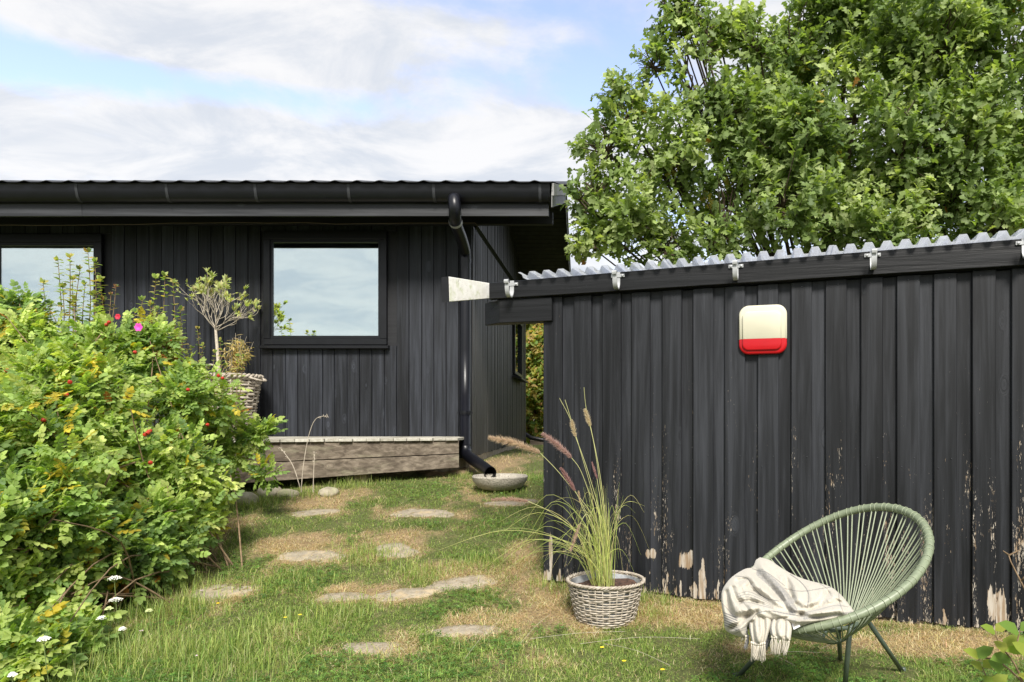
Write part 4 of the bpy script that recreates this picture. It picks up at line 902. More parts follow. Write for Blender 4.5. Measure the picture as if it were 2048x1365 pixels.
for n, y0, y1, hs in ((250000, 2.7, 5.2, 1.0), (115000, 5.2, 7.6, 1.15), (26000, 7.0, 16.5, 1.9)):
    X, Y = cand(n, y0, y1); d = dryness(X, Y); sm_ = stone_mask(X, Y, .74)
    keep = (~sm_ | (rng.random(len(X)) < .13)); X, Y, d, = X[keep], Y[keep], d[keep]
    nearstone = stone_mask(X, Y, 1.25); dry = rng.random(len(X)) < np.clip((d-.22)*1.7, .05, .97)
    long_ = np.clip(fnoise(X, Y, 3.6, 12, 3), 0, 1)
    sd = shed_dist(X, Y)
    h = rng.uniform(.014, .036, len(X))*(1+1.3*long_)*hs; h = np.where(~dry & (X < -1.0) & (Y < 4.6), h*1.25, h)
    h = np.where(sd < .12, h*1.7, h)
    lean = np.clip(rng.normal(.68, .25, len(X)), .1, 1.0); lean = np.where(dry, np.clip(rng.normal(.92, .1, len(X)), .5, 1.05), lean); h = np.where(dry, h*1.5+.006, h)
    wd = rng.uniform(.0010, .0021, len(X))*hs**.8*np.where(dry, .75, 1)
    hue = fnoise(X, Y, 1.7, 20, 2)
    gi_ = np.clip(rng.normal(1.1+.9*hue, 1.1, len(X)).astype(int), 0, 4); col = np.array([GR[2], GR[0], GR[1], GR[3], GR[4]])[gi_]
    dcol = np.array(DR)[rng.choice(5, len(X))]; col = np.where(dry[:, None], dcol, col)*(1+rng.normal(0, .12, (len(X), 1)))
    parts.append(blades(X, Y, h, wd, lean, np.clip(col, .01, .8)))
# taller tufts along edges and in the open
def tuft(px, py, rad, n, h0, h1, cols, lean_=.45):
    Y = fitY(px, py); X0 = (px-PX)/F*Y; X = X0+rng.normal(0, rad, n); Yy = Y+rng.normal(0, rad*.8, n); ok = ~in_shed(X, Yy); X, Yy = X[ok], Yy[ok]; n = len(X)
    parts.append(blades(X, Yy, rng.uniform(h0, h1, n), rng.uniform(.0011, .002, n), np.clip(rng.normal(lean_, .2, n), .05, 1), pick(cols, n)))
for px, py, rad, n, h0, h1 in ((700, 975, .10, 300, .06, .16), (620, 990, .12, 300, .05, .14), (520, 1010, .12, 380, .06, .16), (455, 1020, .14, 500, .06, .17), (440, 985, .1, 300, .08, .2), (760, 965, .10, 200, .04, .1), (840, 1150, .10, 500, .05, .12), (740, 1115, .12, 600, .05, .12), (960, 1130, .12, 500, .05, .12), (690, 1230, .12, 420, .05, .11),
    (560, 1260, .14, 500, .05, .13), (420, 1310, .16, 700, .06, .16), (330, 1230, .14, 700, .08, .2), (270, 1320, .18, 900, .08, .2), (180, 1340, .16, 600, .08, .2), (350, 1180, .1, 350, .08, .2), (480, 1345, .2, 600, .06, .14), (1310, 1235, .05, 140, .05, .13), (1100, 1180, .08, 200, .05, .14), (1280, 1210, .03, 120, .08, .17), (1080, 1330, .2, 400, .04, .1), (930, 955, .08, 200, .04, .1), (1060, 960, .1, 260, .05, .12), (1000, 985, .12, 300, .04, .09), (1330, 1215, .02, 50, .08, .14), (1100, 1155, .03, 90, .06, .14), (380, 1080, .12, 350, .06, .16), (1480, 1265, .1, 160, .04, .08), (870, 1330, .2, 500, .04, .1), (600, 1165, .12, 350, .04, .10), (520, 1170, .1, 260, .04, .1)):
    tuft(px, py, rad, n, h0, h1, GR)
for px, py, rad, n, h0, h1 in ((1290, 1225, .08, 260, .06, .15), (1130, 1215, .12, 300, .05, .12), (1400, 1240, .10, 260, .04, .10), (1900, 1290, .12, 260, .04, .10), (960, 1235, .1, 200, .04, .08), (650, 990, .08, 120, .05, .12), (1700, 1265, .15, 250, .04, .09)):
    tuft(px, py, rad, n, h0, h1, DR, .8)
V, I, cl = merge(parts); gr = fast_mesh('grass', V, I, M['grass'], cl); tag(gr, 'short uneven lawn grass, green mixed with straw, in front of house and shed', 'grass', kind='stuff')
# clover leaves in the lawn
X, Y = cand(60000, 2.8, 7.4); d = dryness(X, Y); cm = fnoise(X, Y, 2.4, 30, 3); keep = (cm > .12) & (d < .42) & ~stone_mask(X, Y, 1.0); X, Y = X[keep][:17000], Y[keep][:17000]; n = len(X)
cv_ = []; ci_ = []
for j in range(3):
    a = j*2.094; u = np.array([math.cos(a), math.sin(a), 0]); v_ = np.array([-math.sin(a), math.cos(a), 0]); cv_ += [u*.05, u*.7+v_*.42+[0, 0, .1], u*1.0+[0, 0, .02], u*.7-v_*.42+[0, 0, .1]]; ci_ += [(j*4, j*4+1, j*4+2), (j*4, j*4+2, j*4+3)]
cv_ = np.array(cv_, float); ci_ = np.array(ci_); Rr_ = frames(rand_dirs(n)*np.array([1, 1, .25]), np.array([0, -.15, 1])+rng.normal(0, .25, (n, 3)))
V, I, cl = scatter(cv_, ci_, Rr_*rng.uniform(.008, .015, (n, 1, 1)), np.stack([X, Y, ground(X, Y)+rng.uniform(.012, .04, n)], 1), pick([(.14, .26, .06), (.20, .33, .075), (.10, .19, .05)], n))
tag(fast_mesh('clover', V, I, M['roseleaf'], cl), 'low clover leaves spread through the green parts of the lawn', 'clover', kind='stuff')
# long loose stalks of dry grass
sk = MB()
for px, py, Y, pts in ((602, 985, 6.5, [(602, 985), (607, 930), (618, 870), (632, 838), (655, 832)]), (626, 985, 6.5, [(626, 985), (628, 930), (630, 903)]), (600, 975, 6.5, [(600, 975), (585, 930), (560, 895)])):
    a = smooth_path([W(x_, y_, Y) for x_, y_ in pts], 5); sk.tube(a, list(np.linspace(.004, .002, len(a))), 5, cap=False)
    for q in range(14):
        p = a[-1-(q % 5)]; d_ = Vector(rng.normal(0, 1, 3)).normalized(); sk.tube([p, p+d_*.018], .0022, 3, cap=False)
so = sk.build('grass_stalk', M['pale_twig']); tag(so, 'tall dry grass stalks with a nodding seed head in front of the deck boards', 'grass stalk')
sk = MB()
for (x0, y0), (x1, y1) in (((1160, 1300), (1400, 1290)), ((1210, 1300), (1340, 1345)), ((1060, 1290), (1250, 1275)), ((1480, 1300), (1590, 1345)), ((1640, 1310), (1720, 1290)), ((990, 1262), (930, 1330)), ((1100, 1240), (1040, 1300)), ((1500, 1330), (1640, 1318))):
    a, b = [Vector(((px-PX)/F*fitY(px, py), fitY(px, py), 0)) for px, py in ((x0, y0), (x1, y1))]; m_ = a.lerp(b, .5)
    for p, dz in ((a, .03), (m_, .045), (b, .03)): p.z = float(ground(p.x, p.y))+dz
    sk.tube(smooth_path([a, m_, b], 5), .0007, 4, cap=False)
tag(sk.build('straw', M['pale_twig']), 'long loose straws lying across the front of the lawn', 'straw', kind='stuff')

# ------------------------------------------------------------------ wild flowers
mw, t = mat('white_floret'); setp(t, Base_Color=(.80, .80, .74, 1), Roughness=.8); mgn, t = mat('green_stem'); setp(t, Base_Color=(.14, .19, .06, 1), Roughness=.6); mye, t = mat('yellow_petal'); setp(t, Base_Color=(.85, .62, .02, 1), Roughness=.6); mpk, t = mat('pale_pink_petal'); setp(t, Base_Color=(.70, .50, .62, 1), Roughness=.7); mgw, t = mat('greenish_umbel'); setp(t, Base_Color=(.50, .56, .26, 1), Roughness=.8)
def umbel(px, py, Y, r, label, m_=None):
    Y -= .22
    c = W(px, py, Y); g_ = float(ground(c.x, Y)); o = empty('wild_carrot', (c.x, Y, g_), label=label, cat='flower', group='white wild carrot flowers by the rose bush'); c = Vector((0, 0, c.z-g_)); mb = MB(); st = MB().tube([(0.02, .01, 0), (.01, 0, c.z*.5), (0, 0, c.z-.02)], .0018, 5)
    for j in range(42):
        a = j*2.4; q = r*math.sqrt((j+.5)/42); p = c+Vector((q*math.cos(a), q*math.sin(a), .012*(1-(q/r)**2)+rng.uniform(-.002, .002)))
        s_ = .0042*rng.uniform(.7, 1.3); mb.add([p+Vector((s_, 0, 0)), p+Vector((0, s_, 0)), p+Vector((-s_, 0, 0)), p+Vector((0, -s_, 0)), p+Vector((0, 0, s_*.9)), p+Vector((0, 0, -s_*.6))], [(0, 1, 4), (1, 2, 4), (2, 3, 4), (3, 0, 4), (1, 0, 5), (2, 1, 5), (3, 2, 5), (0, 3, 5)])
        if j % 3 == 0: st.tube([c-Vector((0, 0, .02)), p], .0007, 3, cap=False)
    mb.build('flower_head', m_ or mw, o); st.build('stem', mgn, o)
for a in ((229, 1158, 3.95, .034, 'upper of the two large white wild carrot heads in front of the rose bush'), (232, 1201, 3.85, .032, 'lower of the two large white wild carrot heads in front of the rose bush'), (203, 1238, 3.6, .022, 'small white wild carrot head low at the foot of the bush'), (245, 1260, 3.65, .016, 'tiny white wild carrot head in the long grass'), (88, 1280, 3.2, .024, 'white wild carrot head beside the dark green low leaves'), (25, 1352, 2.95, .014, 'white wild carrot head in the lower left corner of the lawn')): umbel(*a)
umbel(218, 1219, 3.75, .018, 'greenish closed wild carrot head between the white ones', mgw); umbel(298, 1223, 3.9, .016, 'greenish closed wild carrot head standing apart to the right', mgw)
def little(px, py, m_, r, label, cat='flower', group=None, nm='small_flower'):
    Y = fitY(px, py+10); X = (px-PX)/F*Y; g_ = float(ground(X, Y)); h = .028; o = empty(nm, (X, Y, g_), label=label, cat=cat, group=group)
    mb = MB(); c = Vector((0, 0, h))
    for j in range(9):
        a = j*.7; u = Vector((math.cos(a), math.sin(a), .25)); v_ = Vector((-math.sin(a), math.cos(a), 0)); mb.add([c, c+u*r*.7+v_*r*.3, c+u*r, c+u*r*.7-v_*r*.3, c+Vector((0, 0, r*.5))], [(0, 1, 2, 3), (4, 1, 2), (4, 2, 3)])
    mb.build('flower_head', m_, o); MB().tube([(0, 0, 0), (0, 0, h)], .0012, 4).build('stem', mgn, o)
for px, py, where in ((1204, 1297, 'below the wicker grass pot, leftmost of a row of three'), (1248, 1325, 'middle of the row of three below the wicker grass pot'), (1325, 1343, 'rightmost of the row of three below the wicker grass pot'), (436, 1207, 'beside the worn flat stone'), (571, 1236, 'left one of a close pair in the middle of the lawn'), (600, 1231, 'right one of a close pair in the middle of the lawn'), (90, 1338, 'in the lower left corner near the rose bush')):
    little(px, py, mye, .011, 'yellow flower '+where, group='yellow flowers in the lawn')
for px, py, where in ((283, 1263, 'near the wild carrot'), (393, 1314, 'alone in the front grass'), (404, 1181, 'on the bare patch beside the bush')): little(px, py, mpk, .011, 'pale pink clover flower '+where, group='pink clover flowers in the lawn')

# young plant at the lower right corner
sp = empty('sapling', (1.42, 2.35, float(ground(1.42, 2.35))), label='young yellow green sapling with oval leaves in the lower right corner', cat='sapling'); so_ = Vector(sp.location)
OV2, OT2 = oval_leaf(.30, .12, .3); lvs = [fast_mesh('leaf', OV2, OT2, M['roseleaf'], np.tile(np.array(g_), (len(OV2), 1)), link=False, smooth=True) for g_ in ((.24, .34, .05), (.30, .36, .06), (.17, .28, .05), (.36, .38, .07))]
st = MB(); LL = []; LD = []
for pts, n in (([(2060, 1400, 2.35), (2030, 1330, 2.36), (2000, 1290, 2.38), (1990, 1262, 2.4)], 6), ([(2080, 1380, 2.3), (2050, 1310, 2.3), (2035, 1290, 2.3), (2040, 1262, 2.3)], 5), ([(2000, 1420, 2.45), (1975, 1360, 2.45), (1965, 1335, 2.45)], 4), ([(2060, 1380, 2.35), (2000, 1325, 2.4), (1950, 1315, 2.42)], 3)):
    a = smooth_path([W(*p) for p in pts], 4); st.tube([p-so_ for p in a], list(np.linspace(.004, .0018, len(a))), 5, cap=False)
    for j in range(n):
        p = a[-1-int(j*1.9) if j*1.9 < len(a) else 0]; th = j*2.2; LL.append(tuple(p-so_)); LD.append((math.cos(th)*.8+.1, -.3+.3*math.sin(th), .55*math.sin(th+1)+.25))
leaf_objects(sp, lvs, np.array(LL), frames(np.array(LD), np.array([-.1, -.8, .9])), rng.uniform(.055, .085, len(LL)))
for pts in ([(2075, 1230, 2.9), (2040, 1160, 2.92), (2022, 1125, 2.95), (2017, 1110, 2.95)], [(2017, 1110, 2.95), (2006, 1102, 2.95)], [(2018, 1111, 2.95), (2040, 1100, 2.97)], [(2042, 1163, 2.92), (2052, 1150, 2.9)], [(2075, 1230, 2.9), (2090, 1300, 2.6), (2095, 1400, 2.4)]):
    a = [W(*p)-so_ for p in pts]; st.tube(a, list(np.linspace(.0045, .002, len(a))), 5)
st.build('stem', M['twig'], sp, smooth=True)
# ------------------------------------------------------------------ wicker baskets
m, t = mat('grey_willow'); v, oc, r = obco(t); n = t.noise(v, 28, 4, .65); n2 = t.noise(v, 7, 3, .6)
c = t.ramp(n, [(.3, (.22, .185, .14, 1)), (.5, (.40, .35, .285, 1)), (.72, (.56, .51, .44, 1))]); c = t.mix(t.math('MULTIPLY', t.sstep(n2, .5, .7), .35), c, (.33, .29, .24, 1)); setp(t, Base_Color=c, Roughness=.75, Specular_IOR_Level=.25); bump(t, n, .3, .003); M['willow'] = m
m, t = mat('potting_soil'); v, oc, r = obco(t); n = t.noise(v, 45, 6, .75); setp(t, Base_Color=t.ramp(n, [(.35, (.035, .022, .015, 1)), (.6, (.14, .075, .05, 1)), (.75, (.30, .2, .14, 1))]), Roughness=.95); bump(t, n, 1, .02); M['pot_soil'] = m
m, t = mat('grey_liner'); n = t.noise(t.new('ShaderNodeTexCoord').outputs['Object'], 14, 4, .6); setp(t, Base_Color=t.ramp(n, [(.4, (.16, .17, .18, 1)), (.65, (.42, .44, .46, 1))]), Roughness=.45); M['liner'] = m
def basket(name, loc, R0, R1, H, rows, ribs, r_s, label, soilz=.8, liner=True, rz_=0, thick_var=.15):
    o = empty(name, loc, rz_, label=label, cat='basket'); R = lambda z: R0+(R1-R0)*(z/H)**.85
    for k in range(ribs):
        a = 2*math.pi*(k+.5)/ribs; MB().tube([(R(z)*math.cos(a), R(z)*math.sin(a), z) for z in np.linspace(0, H, 5)], r_s*.75, 6).build('rib', M['willow'], o, smooth=True)
    seg = ribs*4
    for i in range(rows):
        z0 = H*(i+.5)/rows; wv = r_s*.8; pts = []; ph = rng.uniform(0, 6)
        for k in range(seg):
            a = 2*math.pi*k/seg; w_ = math.cos(a*ribs/2+(i % 2)*math.pi)*wv; rr = R(z0)+w_*1.05
            pts.append((rr*math.cos(a), rr*math.sin(a), z0+.0022*math.sin(3*a+ph)+.0012*math.sin(7*a+ph*2)))
        MB().tube(pts, [r_s*(1+thick_var*math.sin(5*2*math.pi*k/seg+ph)) for k in range(seg)], 6, closed=True).build('strand', M['willow'], o, smooth=True)
    for j in range(3):                     # plaited rim
        pts = []
        for k in range(160):
            a = 2*math.pi*k/160; q = a*ribs*.62+j*2.094; pts.append(((R(H)+.004+r_s*1.5*math.cos(q))*math.cos(a), (R(H)+.004+r_s*1.5*math.cos(q))*math.sin(a), H+r_s*.9+r_s*1.2*math.sin(q)))
        MB().tube(pts, r_s*1.15, 6, closed=True).build('rim_plait', M['willow'], o, smooth=True)
    if liner: MB().lathe([(R(z)-r_s*2.4, z) for z in (0.01, H*.5, H*.98)], 40).build('liner', M['liner'], o, smooth=True)
    ns = 24; vs = [(0, 0, H*soilz+.015)]; fs = []
    for j in range(1, 6):
        for k in range(ns):
            a = 2*math.pi*k/ns; rr = (R(H*soilz)-r_s*2.6)*j/5; vs.append((rr*math.cos(a), rr*math.sin(a), H*soilz+.012*math.sin(k*1.3+j)*.6+.01*math.cos(j*2.+k*.7)))
    fs = [(0, 1+k, 1+(k+1) % ns) for k in range(ns)]+[(1+(j-1)*ns+k, 1+j*ns+k, 1+j*ns+(k+1) % ns, 1+(j-1)*ns+(k+1) % ns) for j in range(1, 5) for k in range(ns)]
    MB().add(vs, fs).build('soil', M['pot_soil'], o, smooth=True); return o
bx, by = (1211-PX)/F*4.0, 4.0; bgz = float(ground(bx, by))-.012
grass_basket = basket('wicker_basket', (bx, by, bgz), .160, .213, CAMZ-(1158-PY)/F*4.0-bgz-.008, 17, 32, .0044, 'low round grey wicker basket planted with fountain grass against the shed', .86)
tb2 = W(468, 873, 7.62); HT = CAMZ+(PY-757)/F*7.62-.985
tall = basket('wicker_basket', (tb2.x, 7.62, .988), .155, .262, HT, 19, 18, .0128, 'tall tapering whitewashed wicker basket standing on the deck beside the shrubs', .9, False, 0, .25)
for a0, r_, tilt, dz in ((math.radians(-115), .115, .15, .0), (math.radians(-12), .10, 1.9, .0)):
    R = .262; c0 = Vector((R*math.cos(a0), R*math.sin(a0), HT)); tg = Vector((-math.sin(a0), math.cos(a0), 0)); outv = Vector((math.cos(a0), math.sin(a0), 0)); upv = (Vector((0, 0, 1))*math.cos(tilt)+outv*math.sin(tilt))
    for j in range(2):
        pts = [c0+tg*(r_*math.cos(q)+.006*math.cos(9*q+j*3.1))+upv*(r_*1.1*math.sin(q))+outv*(.008*math.sin(9*q+j*3.1)) for q in np.linspace(0, math.pi, 28)]; MB().tube(pts, .0085, 7).build('handle', M['willow'], tall, smooth=True)

# ------------------------------------------------------------------ small standard tree in the tall basket
pt = empty('potted_tree', (W(434, 740, 7.6).x, 7.6, .988+HT*.9), label='small sparse standard tree with whitish bare twigs and pale leaf tufts in the tall basket', cat='tree'); po = Vector(pt.location)
trunk = smooth_path([W(438, 760, 7.6)-po, W(436, 715, 7.6)-po, W(433, 680, 7.6)-po, W(431, 655, 7.6)-po], 4); trunk[0].z = -.1
MB().tube(trunk, list(np.linspace(.020, .013, len(trunk))), 9).build('trunk', M['pale_twig'], pt, smooth=True)
tips = []; bm2 = MB(); r2 = np.random.default_rng(11)
def grow(p, d, L, r, lev):
    n = 4; pts = [p]; q = p.copy(); dd_ = d.copy()
    for i in range(n):
        dd_ = (dd_+Vector(r2.normal(0, .10, 3))+Vector((0, 0, .085 if lev else .02))).normalized(); q = q+dd_*(L/n); pts.append(q.copy())
    bm2.tube(pts, list(np.linspace(r, r*.6, n+1)), 4, cap=False)
    if lev >= 4 or L < .05: tips.append((q, dd_)); return
    k = 3 if lev < 2 else 2
    for j in range(k):
        s = Vector(r2.normal(0, 1, 3)); s = (s-dd_*s.dot(dd_)).normalized(); grow(q if j or lev == 0 else pts[3], (dd_+s*(.62 if lev else .9)).normalized(), L*r2.uniform(.66, .88), r*.66, lev+1)
top = trunk[-1]
for j in range(11):
    a = j*2.4; el_ = .25+.9*((j*7) % 11)/11; d_ = Vector((math.cos(a)*math.cos(el_), math.sin(a)*math.cos(el_)*.5, math.sin(el_))); grow(top-Vector((0, 0, .02*(j % 3))), d_, .20, .0058, 1)
tag(bm2.build('branch', M['pale_twig'], pt, smooth=True), kind='stuff')
LL, LD, LS = [], [], []
for p, d in tips:
    if r2.random() < (1.0 if p.z > top.z+.2 else .4):
        big = r2.random() < .45
        for j in range(9 if big else 5): LL.append(tuple(p)); dd_ = d+Vector(r2.normal(0, .55, 3))+Vector((0, 0, .25)); LD.append(tuple(dd_)); LS.append(r2.uniform(.05, .08) if big else r2.uniform(.03, .05))
nv, nt_ = oval_leaf(.15, .1, .2); n = len(LL)
V, I, cl = scatter(nv, nt_, frames(np.array(LD), np.array([0, -.7, 1])+r2.normal(0, .3, (n, 3)))*np.array(LS)[:, None, None], np.array(LL), pick([(.46, .50, .20), (.54, .56, .28), (.38, .43, .16)], n))
tag(fast_mesh('foliage', V, I, M['roseleaf'], cl, pt), kind='stuff')
# dried bamboo beside it
bb = empty('dried_bamboo', (W(478, 750, 7.62).x, 7.62, .988+HT*.9), label='straw coloured dried bamboo clump beside the small tree in the tall basket', cat='plant'); bo = Vector(bb.location); st = MB(); LL, LD = [], []
for j in range(26):
    px_ = r2.uniform(452, 500); e = W(px_+r2.uniform(-14, 14), r2.uniform(665, 722), 7.6+r2.uniform(-.1, .1)); b_0 = W(466+(px_-476)*.5, 752, 7.62); a = smooth_path([b_0-bo, b_0.lerp(e, .5)-bo+Vector((r2.normal(0, .01), 0, 0)), e-bo], 5); st.tube(a, list(np.linspace(.003, .0015, len(a))), 4, cap=False)
    for q in range(18): u = r2.random()**.6; LL.append(tuple(a[int(u*(len(a)-1))])); LD.append((r2.normal(0, .7), r2.normal(0, .5), r2.normal(.1, .5)))
st.build('stem', M['pale_twig'], bb); n = len(LL); gv, gt = oval_leaf(.085, .25, .2)
V, I, cl = scatter(gv, gt, frames(np.array(LD), np.array([0, -.5, 1])+r2.normal(0, .3, (n, 3)))*r2.uniform(.05, .09, (n, 1, 1)), np.array(LL), pick([(.52, .40, .17), (.42, .36, .13), (.58, .48, .24)], n)); tag(fast_mesh('foliage', V, I, M['roseleaf'], cl, bb), kind='stuff')

# ------------------------------------------------------------------ fountain grass in the low basket
fgz = float(grass_basket.location.z)+.19
fg = empty('fountain_grass', (bx-.015, by, fgz), label='tall fountain grass with tan and purple bottlebrush plumes arching out of the low basket', cat='plant'); fo = Vector(fg.location); r3 = np.random.default_rng(5)
Vg, Ig, Cg = [], [], []; bcount = 0
def ribbon(pts, w0, col, w1=.0004):
    global bcount
    P_ = [Vector(p) for p in pts]; n = len(P_); vs = []
    tw_ = r3.uniform(0, 3.14)
    for i, p in enumerate(P_):
        t_ = (P_[min(i+1, n-1)]-P_[max(i-1, 0)]).normalized(); a = t_.cross(Vector((math.cos(tw_), math.sin(tw_), .2))).normalized(); b = t_.cross(a); u = i/(n-1); w_ = w0*(1-u**2)+w1
        vs += [p-a*w_, p+a*w_, p+b*w_*.6]
    I = [(3*i+x, 3*i+y, 3*i+3+y) for i in range(n-1) for x, y in ((0, 1), (1, 2), (2, 0))]+[(3*i+x, 3*i+3+y, 3*i+3+x) for i in range(n-1) for x, y in ((0, 1), (1, 2), (2, 0))]
    Vg.append(np.array([tuple(v_) for v_ in vs])); Ig.append(np.array(I)+bcount); Cg.append(np.tile(np.array(col), (len(vs), 1))*r3.uniform(.8, 1.2)); bcount += len(vs)
culm = [(.46, .52, .18), (.55, .58, .24), (.36, .44, .13), (.64, .60, .32), (.58, .58, .28)]
for j in range(80):                        # the upright sheaf
    a = r3.uniform(0, 6.28); q = .065*math.sqrt(r3.random()); b_0 = Vector((q*math.cos(a), q*math.sin(a), 0)); H_ = r3.uniform(.28, .62); L_ = r3.normal(-.10, .12)
    e = b_0*1.3+Vector((L_*H_, r3.normal(0, .10)*H_, H_)); ribbon(smooth_path([b_0, b_0.lerp(e, .45)+Vector((-.02*L_, 0, .04)), e], 4), .0019, culm[r3.integers(5)])
for j in range(50):                        # arching blades, most of them to the left
    a = r3.uniform(0, 6.28); q = .06*math.sqrt(r3.random()); b_0 = Vector((q*math.cos(a), q*math.sin(a), 0)); H_ = r3.uniform(.22, .55); left = r3.random() < .78
    dx = -abs(r3.normal(.32, .20)) if left else abs(r3.normal(.14, .08)); dy = r3.normal(-.06, .14); dy = min(dy, .18)
    e = b_0+Vector((dx, dy, H_*r3.uniform(.25, 1.0)-.02)); m1 = b_0+Vector((dx*.22, dy*.25, H_*.72)); m2 = b_0+Vector((dx*.62, dy*.65, H_*1.0))
    ribbon(smooth_path([b_0, m1, m2, e], 5), .0013, culm[r3.integers(5)])
n = bcount; fb = fast_mesh('blade', np.concatenate(Vg), np.concatenate(Ig), M['roseleaf'], np.concatenate(Cg), fg); tag(fb, kind='stuff')
plm, t = mat('grass_plume'); c = t.new('ShaderNodeVertexColor', layer_name='Col').outputs[0]; setp(t, Base_Color=c, Roughness=.7); tr = t.new('ShaderNodeBsdfTranslucent', {'Color': c}); mx = t.new('ShaderNodeMixShader', {0: .45, 1: t.p.outputs[0], 2: tr.outputs[0]}); t.l.new(mx.outputs[0], t.out.inputs[0])
def plume(tip, base, Y, rad, c0, c1, via, nb=900, sag=0.0):
    a, b = W(*tip, Y)-fo, W(*base, Y)-fo; m_ = a.lerp(b, .5)+Vector((0, 0, sag)); ax = smooth_path([b, m_, a], 8); n = len(ax)
    stm = [Vector((0, 0, 0))]+[W(vx, vy, vY)-fo for vx, vy, vY in via]+[b]
    global Vg, Ig, Cg, bcount
    Vg, Ig, Cg, bcount = [], [], [], 0
    us = r3.random(nb); idx_ = (us*(n-1)).astype(int); P_ = np.array([tuple(p) for p in ax]); f_ = us*(n-1)-idx_; base_ = P_[idx_]*(1-f_[:, None])+P_[np.minimum(idx_+1, n-1)]*f_[:, None]
    axd = P_[np.minimum(idx_+1, n-1)]-P_[idx_]; axd /= np.linalg.norm(axd, axis=1, keepdims=True); d = rand_dirs(nb, r3); d = d-(d*axd).sum(1, keepdims=True)*axd; d /= np.linalg.norm(d, axis=1, keepdims=True)
    L_ = rad*(.35+.65*np.sin(np.pi*np.clip(us*.85+.1, 0, 1)))*r3.uniform(.6, 1.25, nb); dirv = d+axd*r3.uniform(.5, 1.1, (nb, 1)); s_ = np.cross(dirv, rand_dirs(nb, r3)); s_ /= np.linalg.norm(s_, axis=1, keepdims=True)
    tip_ = base_+dirv*L_[:, None]; V = np.stack([base_-s_*.0011, base_+s_*.0011, tip_], 1).reshape(-1, 3); I = np.arange(nb*3).reshape(-1, 3)
    mixc = r3.random((nb, 1)); col = np.array(c0)*mixc+np.array(c1)*(1-mixc)
    # seeds close to the axis give the plume its body
    nb2 = nb; V2 = base_[:, None, :]+np.stack([d*rad*.22+s_*.0016, d*rad*.22-s_*.0016, d*rad*.30+axd*rad*.5], 1); V = np.concatenate([V, V2.reshape(-1, 3)]); I = np.arange(len(V)).reshape(-1, 3); col = np.concatenate([col, col*.75])
    pl_ = fast_mesh('plume', V, I, plm, np.repeat(col, 3, 0), fg)
    MB().tube(smooth_path(stm, 5), .0016, 5, cap=False).build('stem', M['culm'], fg, smooth=True)
mc, t = mat('grass_culm'); setp(t, Base_Color=(.46, .46, .20, 1), Roughness=.5); M['culm'] = mc
TAN, TAN2 = (.78, .64, .42), (.62, .46, .30); PUR, PUR2 = (.50, .30, .27), (.66, .48, .40); 
plume((980, 876), (1080, 906), 3.92, .030, TAN, (.60, .42, .30), [(1200, 1060, 4.0), (1130, 960, 3.95)], 1500, .012)
plume((1086, 869), (1143, 916), 3.96, .024, PUR, PUR2, [(1195, 1050, 4.0), (1165, 950, 3.97)], 1300, .008)
plume((1170, 820), (1181, 853), 4.02, .019, TAN, (.75, .66, .45), [(1212, 1060, 4.0), (1200, 950, 4.0)], 800)
plume((1143, 842), (1151, 874), 4.0, .018, TAN, (.75, .66, .45), [(1206, 1060, 4.0), (1178, 950, 4.0)], 700)
plume((1122, 937), (1150, 982), 3.95, .017, PUR, (.50, .28, .26), [(1196, 1080, 4.0), (1170, 1020, 3.97)], 900, .003)
plume((984, 1000), (1056, 1003), 3.86, .017, (.55, .34, .30), TAN2, [(1180, 1090, 3.97), (1110, 1030, 3.9)], 900, .008)
plume((1184, 925), (1194, 958), 4.0, .009, (.45, .16, .20), PUR2, [(1208, 1060, 4.0)], 400)
plume((1141, 1102), (1160, 1048), 3.93, .014, TAN2, PUR2, [(1196, 1090, 3.98), (1176, 1030, 3.95)], 700)
plume((1157, 983), (1160, 1005), 3.96, .009, TAN, TAN2, [(1196, 1090, 4.0)], 250)
for (tx, ty), via in (((1119, 797), [(1206, 1060, 4.0), (1160, 900, 4.0), (1142, 842, 4.0)]), ((1168, 775), [(1212, 1060, 4.0), (1190, 900, 4.0), (1173, 822, 4.02)]), ((1130, 800), [(1143, 842, 4.0)])):
    MB().tube(smooth_path([W(*q)-fo for q in via]+[W(tx, ty, 4.0)-fo], 5), .0013, 4, cap=False).build('stem', M['culm'], fg)

# ------------------------------------------------------------------ the chair
ch = empty('string_chair', (1.02, 3.05, 0), label='sage green string lounge chair with a round wrapped rim and thin steel legs', cat='chair'); co = Vector(ch.location)
pX, pY, pZ, ph_, ta, ra, rb_, egg, bend = 1.009, 2.981, .514, .397, .508, .443, .388, .075, .044
Fv = Vector((-math.cos(ph_), -math.sin(ph_), 0)); Sv = Vector((math.sin(ph_), -math.cos(ph_), 0)); Av = -Fv*math.cos(ta)+Vector((0, 0, math.sin(ta))); Nv = Sv.cross(Av); Nv = Nv if Nv.z > 0 else -Nv
def rim(tt): return Vector((pX, pY, pZ))+Av*(ra*math.cos(tt))+Sv*(rb_*(1+egg*math.cos(tt))*math.sin(tt))+Nv*(bend*math.cos(tt)**2)
n = 760; pts = [rim(2*math.pi*k/n)-co for k in range(n)]; 
MB().tube(pts, [.0180 if k % 2 else .0168 for k in range(n)], 10, closed=True).build('rim', M['rim'], ch, smooth=60)
hub = Vector((1.045, 2.93, .275)); HR = (.085, .06)
def hubp(tt): return hub+Av*(HR[0]*math.cos(tt)*.9)+Sv*(HR[1]*math.sin(tt))
MB().tube([hubp(2*math.pi*k/40)-co for k in range(40)], .007, 8, closed=True).build('seat_ring', M['legs'], ch, smooth=True)
